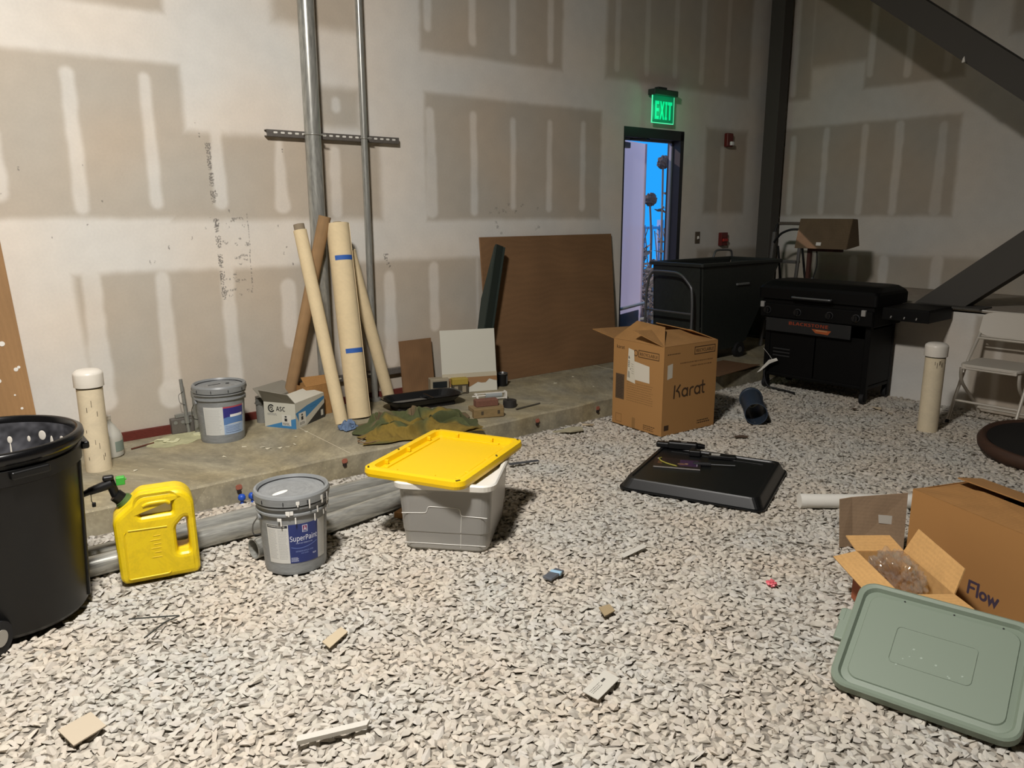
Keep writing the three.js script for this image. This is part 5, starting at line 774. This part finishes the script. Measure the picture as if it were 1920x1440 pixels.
// ---------------------------------------------------------------- outdoor griddle
{
  const t = thing('outdoor_griddle', 'black outdoor griddle with closed hood and side shelf', 'griddle', [5.27, 0.004, 1.80], 0.03);
  const k = phys(0x040404, 0.6, { specularIntensity: 0.4 }), panelM = mat(0x1f2021, 0.5), W = 0.98, D = 0.5;
  mesh('hood', rectLoft([[D + 0.06, W + 0.06, 0.80, 0.03], [D + 0.06, W + 0.06, 0.885, 0.03], [D + 0.03, W + 0.05, 0.91, 0.05], [D - 0.12, W + 0.0, 0.945, 0.06], [D - 0.2, W - 0.05, 0.952, 0.06]]), phys(0x050505, 0.55, { specularIntensity: 0.4 }), t);
  mesh('hood_handle', tube([[-0.31, 0.83, -0.16], [-0.345, 0.83, -0.15], [-0.345, 0.83, 0.15], [-0.31, 0.83, 0.16]], 0.009, 40, 10), M.steelTube, t);
  mesh('burner_box', rbox(D, 0.17, W, 0.012, 0, 0.715, 0), k, t);
  const cp = mesh('control_panel', rbox(0.03, 0.12, W, 0.008, -D / 2 - 0.016, 0.70, 0), k, t);
  for (const z of [-0.42, -0.14, 0.14, 0.36]) { mesh('knob', [place(cyl(0.027, 0.024, 0.03, 0, 0, 0), -D / 2 - 0.045, 0.70, z, 0, 0, PI / 2), box(0.012, 0.045, 0.008, -D / 2 - 0.062, 0.70, z)], M.black, cp); mesh('knob_ring', place(lathe([[0.026, 0], [0.031, 0], [0.031, 0.004]], 24), -D / 2 - 0.032, 0.70, z, 0, 0, PI / 2), M.steelTube, cp); }
  for (const [z, s] of [[-0.47, 1], [0.42, 1]]) mesh('steel_bracket', rbox(0.03, 0.05, 0.035, 0.006, -D / 2 - 0.03, 0.745, z), mat(0x9a9894, 0.45), t);
  const logo = canvasTex(512, 128, (g, w, h) => { g.fillStyle = '#1d1e1f'; g.fillRect(0, 0, w, h); g.fillStyle = '#98391a'; g.font = 'bold 46px sans-serif'; g.fillText('BLACKSTONE', 130, 50, 270); g.fillStyle = '#a8552a'; g.beginPath(); g.moveTo(290, 66); g.lineTo(420, 70); g.lineTo(400, 112); g.lineTo(318, 106); g.fill(); g.fillStyle = '#b98a60'; g.fillRect(318, 74, 76, 10); });
  mesh('grease_panel', rbox(0.012, 0.115, 0.76, 0.004, -D / 2 - 0.006, 0.575, -0.06), panelM, t);
  mesh('badge', quad([-D / 2 - 0.0128, 0.522, -0.40], [-D / 2 - 0.0128, 0.522, 0.28], [-D / 2 - 0.0128, 0.628, 0.28], [-D / 2 - 0.0128, 0.628, -0.40]), mat(0xffffff, 0.5, { map: logo }), t);
  for (const [x, z] of [[-0.2, -0.44], [0.2, -0.44], [-0.2, 0.44], [0.2, 0.44]]) mesh('leg', rbox(0.045, 0.62, 0.045, 0.006, x, 0.33, z), k, t);
  mesh('front_panel', rbox(0.012, 0.40, 0.44, 0.004, -0.205, 0.33, 0.225), k, t); mesh('front_panel', rbox(0.012, 0.40, 0.44, 0.004, -0.205, 0.33, -0.225), k, t); mesh('bottom_shelf', rbox(0.44, 0.03, 0.92, 0.008, 0, 0.13, 0), k, t); mesh('side_panel', rbox(0.42, 0.46, 0.012, 0.004, 0, 0.38, 0.455), k, t); mesh('side_panel', rbox(0.42, 0.46, 0.012, 0.004, 0, 0.38, -0.455), k, t); mesh('back_panel', rbox(0.012, 0.5, 0.9, 0.004, 0.205, 0.38, 0), k, t);  // black panels added to close in the space below the burner box
  for (let i = 0; i < 3; i++) mesh('louver', rbox(0.01, 0.012, 0.16, 0.003, -0.215, 0.30 + i * 0.03, -0.30), mat(0x2e2f30, 0.4), t);
  const tank = mesh('gas_tank', [softLathe([[0, 0.15], [0.11, 0.155], [0.145, 0.2], [0.148, 0.33], [0.12, 0.42], [0.05, 0.445], [0, 0.45]], 36).translate(0.0, 0, 0.1)], mat(0x161616, 0.5), t);
  for (const [x, z] of [[-0.2, -0.44], [0.2, -0.44], [-0.2, 0.44], [0.2, 0.44]]) { const w = mesh('wheel', place(cyl(0.045, 0.045, 0.03, 0, 0, 0), x, 0.046, z, PI / 2), M.rubber, t); mesh('hub', place(cyl(0.018, 0.018, 0.034, 0, 0, 0), x, 0.046, z, PI / 2), M.steelTube, w); }
  mesh('side_shelf', rbox(0.44, 0.03, 0.35, 0.008, 0.02, 0.785, 0.70), k, t); const lip = mesh('shelf_lip', [rbox(0.44, 0.085, 0.012, 0.004, 0.02, 0.745, 0.872), rbox(0.012, 0.085, 0.35, 0.004, -0.195, 0.745, 0.70)], k, t);
  for (const z of [0.6, 0.7, 0.79]) mesh('hook', rod([-0.204, 0.735, z], [-0.215, 0.722, z], 0.005), mat(0x9a9894, 0.4), lip);
  mesh('gas_hose', tube([[-0.2, 0.28, -0.4], [-0.27, 0.14, -0.42], [-0.29, 0.03, -0.36], [-0.27, 0.012, -0.22], [-0.3, 0.012, -0.1]], 0.008, 40, 8), M.rubber, t);
  mesh('hood_glint', new THREE.SphereGeometry(0.008, 12, 8).translate(0.12, 0.957, -0.25), M.steelTube, t);  // small ball added to draw a bright glint on the hood
  const p = thing('paper_tag', 'white paper tag hanging from the front of the griddle', 'tag', [4.96, 0.215, 1.42], 0.15); p.rotation.x = -0.0;
  mesh('paper', panel([[0, -0.075, -0.08], [0, -0.055, -0.045], [0.01, 0.02, 0.03], [0.01, 0.055, 0.10], [0.012, 0.075, 0.085], [0.012, 0.065, 0.06], [0.0, 0.05, 0.02]].reverse(), 0.001), M.white, p);
  mesh('string', tube([[0.005, 0.06, 0.05], [0.03, 0.10, 0.0], [0.06, 0.14, -0.06]], 0.0015, 12, 6), M.white, p);
}
// ---------------------------------------------------------------- tilt bin by the door
{
  const t = thing('tilt_bin', 'large dark grey plastic tilt bin standing in front of the doorway', 'bin', [4.9, 0.13, 0.44]);
  const m = mat(0x2e3330, 0.5, { map: rep(dirtTex, 3, 3) });
  // side profile (x, y) runs from the handle end to the sloped pouring end
  const prof = [[0.0, 0.92], [0.04, 0.16], [0.12, 0.10], [0.62, 0.10], [0.74, 0.16], [1.22, 0.86], [1.24, 0.92]], hw = 0.29;
  const shell = []; for (let i = 0; i + 1 < prof.length; i++) { const [a, b] = [prof[i], prof[i + 1]]; shell.push(panel([[a[0], a[1], -hw + 0.02], [a[0], a[1], hw - 0.02], [b[0], b[1], hw - 0.02], [b[0], b[1], -hw + 0.02]], 0.012)); }
  mesh('shell', shell, m, t);
  for (const s of [-1, 1]) mesh('side_wall', extrude(polyShape(prof), 0.012, 0.003).translate(0, 0, s * hw - 0.006), m, t);
  mesh('rim', [rbox(1.3, 0.035, 0.045, 0.01, 0.62, 0.92, hw + 0.01), rbox(1.3, 0.035, 0.045, 0.01, 0.62, 0.92, -hw - 0.01), rbox(0.045, 0.035, 0.62, 0.01, -0.01, 0.92, 0), rbox(0.045, 0.035, 0.62, 0.01, 1.25, 0.92, 0)], m, t);
  mesh('lever', rbox(0.2, 0.022, 0.02, 0.005, 0.62, 0.72, hw + 0.02), mat(0x6e706e, 0.5), t);
  mesh('push_handle', [tube([[-0.12, 0.18, -0.27], [-0.12, 0.6, -0.27], [-0.12, 0.78, -0.24], [-0.12, 0.85, -0.18], [-0.12, 0.85, 0.08], [-0.12, 0.82, 0.17], [-0.12, 0.72, 0.27], [-0.12, 0.55, 0.29], [-0.12, 0.18, 0.29]], 0.013, 90, 10, false, 0.25), rod([-0.12, 0.48, -0.27], [-0.12, 0.48, 0.29], 0.011), rod([-0.12, 0.2, -0.27], [0.08, 0.2, -0.24], 0.011), rod([-0.12, 0.2, 0.29], [0.08, 0.2, 0.25], 0.011)], M.steelTube, t);
  mesh('far_handle', tube([[0.95, 0.93, -0.30], [0.99, 1.0, -0.30], [1.08, 1.01, -0.30], [1.25, 1.0, -0.30], [1.28, 0.93, -0.30]], 0.011, 40, 10), M.steelTube, t);
  for (const [x, z] of [[0.2, -0.24], [0.2, 0.24], [0.62, -0.3], [0.62, 0.3]]) { const w = mesh('wheel', place(cyl(0.075, 0.075, 0.045, 0, 0, 0), x, 0.076, z, PI / 2), M.rubber, t); mesh('hub', place(cyl(0.03, 0.03, 0.05, 0, 0, 0), x, 0.076, z, PI / 2), M.steelTube, w); }
}
// ---------------------------------------------------------------- step ladder, propped sleeve
{
  const t = thing('step_ladder', 'grey folding step ladder with bowed top rail beside the corner column', 'ladder', [6.4, 0.13, 0.675], -PI / 2);
  const m = mat(0x6c6a66, 0.45, { metalness: 0.4 }), dark = mat(0x1d1d1d, 0.6), w = 0.155;
  for (const s of [-1, 1]) { mesh('rail', [rbox(0.03, 1.2, 0.03, 0.005, s * w, 0.6, 0.1, -0.1)], m, t); mesh('rear_leg', rod([s * w, 0, -0.3], [s * (w - 0.015), 1.05, -0.02], 0.012), dark, t); }
  mesh('top_rail', tube([[-w, 1.08, 0.03], [-w, 1.22, 0.02], [-w * 0.8, 1.28, 0.015], [w * 0.8, 1.28, 0.015], [w, 1.22, 0.02], [w, 1.08, 0.03]], 0.015, 50, 10, false, 0.25), dark, t); mesh('grip', rbox(0.24, 0.03, 0.04, 0.008, 0, 1.285, 0.015), mat(0x5c5348, 0.7), t);
  mesh('tray_arm', tube([[-w, 1.08, 0.05], [-w * 0.3, 1.18, 0.09], [w * 0.5, 1.225, 0.1], [w * 1.5, 1.225, 0.06]], 0.012, 40, 10), dark, t);
  for (const [y, z] of [[0.3, 0.15], [0.6, 0.12], [0.9, 0.09]]) mesh('step', rbox(2 * w, 0.03, 0.1, 0.006, 0, y, z - 0.02), m, t);
  const s = thing('cardboard_sleeve', 'triangular brown cardboard sleeve resting on a post top', 'cardboard', [6.05, 1.19, 1.29]);
  const th = 0.006, q = [[-0.11, 0], [0.12, 0.03], [0.05, 0.27], [-0.04, 0.275]];   // x, y section; runs along z
  const sec = (z) => q.map(p => [p[0], p[1], z]), A = sec(-0.27), B = sec(0.25), sleeve = mat(0x6b5a43, 0.92, { map: cardTex });
  mesh('side', panel([A[0], B[0], B[3], A[3]], th), sleeve, s); mesh('side', panel([A[1], A[2], B[2], B[1]], th), sleeve, s); mesh('top', panel([A[3], B[3], B[2], A[2]], th), sleeve, s); mesh('end', panel([B[0], B[1], B[2], B[3]], th), sleeve, s); mesh('end', panel([A[0], A[3], A[2], A[1]], th), sleeve, s);
  mesh('sticker', panel([[-0.106, 0.03, -0.055], [-0.106, 0.03, -0.005], [-0.0985, 0.06, -0.005], [-0.0985, 0.06, -0.055]].map(p => [p[0] - 0.004, p[1], p[2]]), 0.001), M.white, s);
  const p = thing('wood_post', 'reddish wooden post propping up the cardboard sleeve', 'post', [6.08, 0.13, 1.10]); mesh('post', [rbox(0.04, 1.06, 0.035, 0.004, 0, 0.53, 0)], mat(0x4a2a20, 0.8), p); mesh('crosspiece', rbox(0.05, 0.03, 0.34, 0.004, -0.02, 1.045, 0.17), mat(0x4a2a20, 0.8), p); mesh('cable', tube([[-0.03, 1.03, 0.09], [-0.03, 0.9, 0.10], [-0.03, 0.8, 0.08], [-0.03, 0.7, 0.05]], 0.006, 30, 8), M.rubber, p);
}
{ // round seat at the frame edge, flattened cardboard
  const t = thing('round_stool_top', 'round dark brown padded disc lying on gravel near the chair', 'disc', [4.60, 0.012, 3.70], 0); t.scale.setScalar(1.16);
  t.rotation.z = 0.10; t.rotation.x = 0.05;
  mesh('pad', softLathe([[0, 0.04], [0.2, 0.04], [0.27, 0.055], [0.30, 0.085], [0.315, 0.10], [0.33, 0.095], [0.345, 0.07], [0.34, 0.04], [0.31, 0.012], [0, 0.01]], 64), mat(0x4a3020, 0.75, { map: rep(dirtTex, 3, 3) }), t); mesh('dark_cover', softLathe([[0, 0.047], [0.2, 0.047], [0.268, 0.06], [0.298, 0.089]], 64), mat(0x15110d, 0.9), t);
  const c = thing('cardboard_scrap', 'torn cardboard scrap on gravel beside the chair legs', 'cardboard', [5.02, 0.02, 3.42], -0.3); mesh('sheet', [panel([[-0.1, 0.0, -0.12], [-0.06, 0.0, 0.16], [0.26, 0.03, 0.2], [0.24, 0.06, -0.12]].reverse(), 0.005), panel([[0.24, 0.06, -0.12], [0.26, 0.03, 0.2], [0.28, 0.14, 0.18], [0.27, 0.16, -0.1]], 0.005)], M.cardA, c);
  const f = thing('cardboard_sheet', 'flattened brown cardboard sheet on the slab under the griddle side', 'cardboard', [4.85, 0.134, 0.98], 0.1); mesh('sheet', rbox(0.75, 0.008, 0.30, 0.003, 0, 0.004, 0), mat(0x6f4f30, 0.92, { map: cardTex }), f); mesh('flap', panel([[-0.37, 0.008, 0.15], [0.37, 0.008, 0.15], [0.36, 0.016, 0.24], [-0.35, 0.016, 0.24]].reverse(), 0.005), mat(0x6f4f30, 0.92, { map: cardTex }), f);
  const w = thing('white_chip', 'small white plastic chip on the slab behind the printed box', 'debris', [4.58, 0.142, 0.95], 0.3); mesh('chip', rbox(0.1, 0.012, 0.03, 0.003, 0, 0.006, 0), M.white, w);
}
// ---------------------------------------------------------------- scraps on the gravel
{
  const flat = (name, label, cat, [x, y, z], turn, pts, t, m, tilt = 0) => { const o = thing(name, label, cat, [x, y, z], turn); o.rotation.x = tilt; mesh('sheet', extrude(polyShape(pts), t).rotateX(-PI / 2), m, o); return o; };
  const tagTex = canvasTex(256, 128, (g) => { g.fillStyle = '#e3dfd3'; g.fillRect(0, 0, 256, 128); textLines(g, 24, 40, 110, 3, 14, '#6d6a62', 5, 81); g.fillStyle = '#55524c'; g.fillRect(150, 40, 40, 18); });
  const a = thing('paper_tag', 'white printed card lying on open gravel', 'tag', [0.678, 0.022, 3.62], 0.24); mesh('card', box(0.14, 0.002, 0.06, 0, 0, 0), M.scrap, a); mesh('print', place(new THREE.PlaneGeometry(0.139, 0.059), 0, 0.0014, 0, -PI / 2), mat(0xd8d8d8, 0.7, { map: tagTex }), a); a.rotation.x = 0.12;
  flat('paper_strip', 'narrow off white paper strip lying on gravel beyond the clear tote', 'paper', [1.53, 0.022, 2.985], 0.1, [[-0.09, -0.016], [0.07, -0.022], [0.09, 0.006], [-0.08, 0.012]], 0.002, M.scrap, 0.1);
  const t = thing('steel_tab', 'small grey metal tab with blue edge lying on gravel', 'tab', [1.09, 0.02, 2.93], 0.25); mesh('plate', rbox(0.10, 0.012, 0.045, 0.003, 0, 0, 0), mat(0x6b7078, 0.4, { metalness: 0.4 }), t); mesh('blue_band', rbox(0.022, 0.014, 0.05, 0.003, 0.018, 0.001, 0, 0, 0.2), mat(0x9cc0d8, 0.4), t);
  flat('white_trim', 'white trim strip half sunk in gravel', 'strip', [-0.115, 0.02, 3.285], -0.28, [[-0.105, -0.012], [0.10, -0.014], [0.115, 0.008], [-0.10, 0.012]], 0.014, M.scrap, 0.05);
  flat('cardboard_chip', 'tan cardboard chip on gravel between the pail and white trim', 'chip', [0.13, 0.02, 2.80], 0.55, [[-0.06, -0.02], [0.05, -0.028], [0.065, 0.01], [-0.04, 0.024]], 0.004, mat(0xbcad92, 0.9), 0.1);
  flat('cardboard_chip', 'square grey cardboard chip on gravel near the trash can', 'chip', [-0.69, 0.02, 2.79], 0.3, [[-0.05, -0.05], [0.05, -0.045], [0.055, 0.05], [-0.045, 0.05]], 0.004, mat(0xb8ab96, 0.9), 0.08);
  flat('cardboard_chip', 'small brown chip on gravel beyond the printed card', 'chip', [1.04, 0.022, 3.29], 0.2, [[-0.04, -0.02], [0.02, -0.028], [0.04, 0.01], [-0.01, 0.028]], 0.005, mat(0x9c8a6a, 0.9), 0.15);
  flat('metal_strip', 'thin dark metal strip on gravel beside the yellow lid', 'strip', [1.96, 0.02, 1.69], -0.25, [[-0.1, -0.012], [0.1, -0.012], [0.1, 0.008], [-0.1, 0.012]], 0.006, mat(0x4a4c50, 0.5), 0.05);
  flat('plaster_chunk', 'flat pale plaster chunk on gravel by the slab edge', 'plaster', [2.66, 0.018, 1.35], -0.1, [[-0.12, 0.03], [-0.04, 0.0], [0.0, -0.03], [0.1, -0.04], [0.13, 0.02], [0.05, 0.05], [-0.05, 0.03]], 0.012, mat(0xa9a288, 0.9), 0.03);
  const p = thing('candy_wrapper', 'crumpled pink wrapper on open gravel', 'wrapper', [1.745, 0.018, 3.565], 0.3); { const g = new THREE.IcosahedronGeometry(0.018, 2), q = g.attributes.position; for (let i = 0; i < q.count; i++) { const k = 1 + 0.5 * n3(q.getX(i) * 90, q.getY(i) * 90, q.getZ(i) * 90); q.setXYZ(i, q.getX(i) * k, q.getY(i) * k * 0.7, q.getZ(i) * k); } mesh('foil', facet(g), mat(0xd8646e, 0.4), p); }
  const w = thing('bent_wire', 'thin bent dark wire lying on gravel near the fuel can', 'wire', [-0.32, 0.03, 2.26], 0.0); mesh('wire', tube([[-0.10, 0, -0.06], [-0.02, 0.004, -0.005], [0.06, 0.0, 0.035], [0.0, 0.0, 0.05], [-0.09, 0.0, 0.12]], 0.003, 40, 6, false, 0.05), mat(0x33342f, 0.7), w);
  const r = rng(77), dark = mat(0x4b3b2e, 0.9), pale = mat(0xb6a68c, 0.9);
  [[5.0, 2.4], [4.85, 2.3], [4.9, 2.55], [3.9, 1.55], [4.1, 1.4], [4.4, 1.75], [2.9, 1.3], [3.5, 2.2]].forEach(([x, z], i) => { const g = new ConvexGeometry(Array.from({ length: 10 }, () => V(0.05 * (r() - 0.5) * 2, 0.02 * r(), 0.025 * (r() - 0.5) * 2))); const o = mesh('wood_chip', place(g, 0, 0, 0, 0, r() * 3), i % 2 ? dark : pale); o.position.set(x, 0.008, z); tag(o, i % 2 ? 'dark wood chip lying on gravel near the griddle' : 'pale wood chip lying on gravel near the griddle', 'debris', i % 2 ? 'dark wood chips on the gravel' : 'pale wood chips on the gravel'); });
}
// ---------------------------------------------------------------- crushed stone floor
{
  const bedTex = dataTex(512, 512, (u, v) => { const a = tn(u, v, 90, 41), b = tn(u, v, 170, 42), k = 0.72 + 0.26 * sm(-0.3, 0.5, a) + 0.1 * b; return [165 * k, 157 * k, 144 * k].map(x => Math.max(0, Math.min(255, x))); });
  const floor = mesh('floor', planarUV(box(ROOM.x1 - ROOM.x0, 0.2, ROOM.z1, (ROOM.x0 + ROOM.x1) / 2, -0.106, ROOM.z1 / 2), (x, y, z) => [x / 2, z / 2]), mat(0xffffff, 0.95, { map: bedTex, bumpMap: bedTex, bumpScale: 0.012 }));
  tag(floor, 'pale grey crushed stone covering the floor of the room', 'floor', null, 'structure');
  const stoneGeo = (seed, n) => { const r = rng(seed), pts = []; for (let i = 0; i < n; i++) { const u = 2 * r() - 1, a = 2 * PI * r(), s = Math.sqrt(1 - u * u), k = 0.82 + 0.3 * r(); pts.push(V(s * Math.cos(a) * k, u * k * 0.95, s * Math.sin(a) * k)); } return facet(new ConvexGeometry(pts)); };
  const geos = [stoneGeo(501, 15), stoneGeo(502, 13), stoneGeo(503, 17), stoneGeo(504, 14), stoneGeo(505, 16), stoneGeo(506, 12)];
  const tones = [[0.50, 0.467, 0.40], [0.465, 0.43, 0.37], [0.53, 0.49, 0.42], [0.485, 0.44, 0.375], [0.51, 0.475, 0.42]];
  // footprints that stones keep clear of: [x, z, half x, half z, turn]
  const keep = [[0.30, 2.085, 0.12, 0.12, 0, 1], [-0.75, 1.82, 0.25, 0.25, 0, 1], [-0.24, 1.83, 0.13, 0.06, -0.22], [1.07, 2.24, 0.18, 0.24, -0.823], [2.60, 2.575, 0.36, 0.38, 0.40], [3.35, 1.56, 0.25, 0.24, -0.06], [2.30, 4.31, 0.18, 0.39, -0.355], [1.875, 4.025, 0.09, 0.17, -0.678], [4.60, 3.70, 0.33, 0.33, 0, 1], [4.70, 2.92, 0.06, 0.06, 0, 1], [1.55, 4.25, 0.13, 0.24, -0.2]];
  const blocked = (x, z) => keep.some(([kx, kz, a, b, t, round]) => { const dx = x - kx, dz = z - kz, c = Math.cos(t), s = Math.sin(t), lx = c * dx - s * dz, lz = s * dx + c * dz; return round ? (lx / a) ** 2 + (lz / b) ** 2 < 1 : Math.abs(lx) < a && Math.abs(lz) < b; });
  const pm = new THREE.Matrix4().multiplyMatrices(camera.projectionMatrix, camera.matrixWorldInverse), q4 = new THREE.Vector4();
  const r = rng(9001), stones = [], step = 0.0235;
  for (let z = 1.172; z < 5.4; z += step) for (let x = -1.9; x < 5.62; x += step) {
    const px = x + (r() - 0.5) * step * 0.95, pz = z + (r() - 0.5) * step * 0.95;
    const size = 0.0145 + 0.0085 * r() * r() + (r() < 0.03 ? 0.008 : 0), sx = size * (1.05 + 0.55 * r()), sy = size * (0.38 + 0.25 * r()), sz = size * (0.66 + 0.24 * r());
    const ry = r() * 2 * PI, rx = (r() - 0.5) * 0.7 + (r() < 0.5 ? PI : 0), rz = (r() - 0.5) * 0.6, y = -0.003 + (r() - 0.5) * 0.009, tone = Math.floor(r() * 5), gi = Math.floor(r() * 6), warm = 1 + 0.10 * n2(px * 1.5, pz * 1.5), v = 0.93 + 0.14 * r();
    if (pz < 1.185 + sz || px > 5.56) continue;
    q4.set(px, 0, pz, 1).applyMatrix4(pm); if (q4.w < 0.6) continue; const nx = q4.x / q4.w, ny = q4.y / q4.w;
    if (Math.abs(nx) > 1.45 || ny < -1.6 || ny > 1.2) continue;
    if (blocked(px, pz)) continue;
    stones.push({ m: new THREE.Matrix4().compose(V(px, y, pz), new THREE.Quaternion().setFromEuler(new THREE.Euler(rx, ry, rz, 'YXZ')), V(sx, sy, sz)), tone, gi, v, warm, show: Math.abs(nx) < 0.99 && Math.abs(ny) < 0.99 ? sx * sz / (q4.w * q4.w) : 0 });
  }
  stones.sort((a, b) => b.show - a.show);
  const mats = tones.map(t => mat(t, 0.92));
  for (const s of stones.slice(0, 300)) { const o = new THREE.Mesh(geos[s.gi], mats[s.tone]); o.name = 'stone'; s.m.decompose(o.position, o.quaternion, o.scale); floor.add(o); }
  const rest = stones.slice(300), white = mat([1, 1, 1], 0.92); let head = floor;
  for (let gi = 0; gi < geos.length; gi++) {
    const list = rest.filter(s => s.gi === gi), im = new THREE.InstancedMesh(geos[gi], white, list.length), c = new THREE.Color(); im.name = 'gravel'; im.userData.kind = 'stuff';
    list.forEach((s, i) => { im.setMatrixAt(i, s.m); const t = tones[s.tone]; c.setRGB(t[0] * s.v * (0.5 + 0.5 * s.warm), t[1] * s.v, t[2] * s.v * (1.5 - 0.5 * s.warm)); im.setColorAt(i, c); });
    im.castShadow = im.receiveShadow = true; head.add(im); if (gi === 0) { im.userData.label = 'pale grey crushed stone'; head = im; }
  }
  console.log('stones', stones.length);
}
scene.traverse(o => { if (o.isMesh) { o.castShadow = true; o.receiveShadow = true; } });
renderer.render(scene, camera);
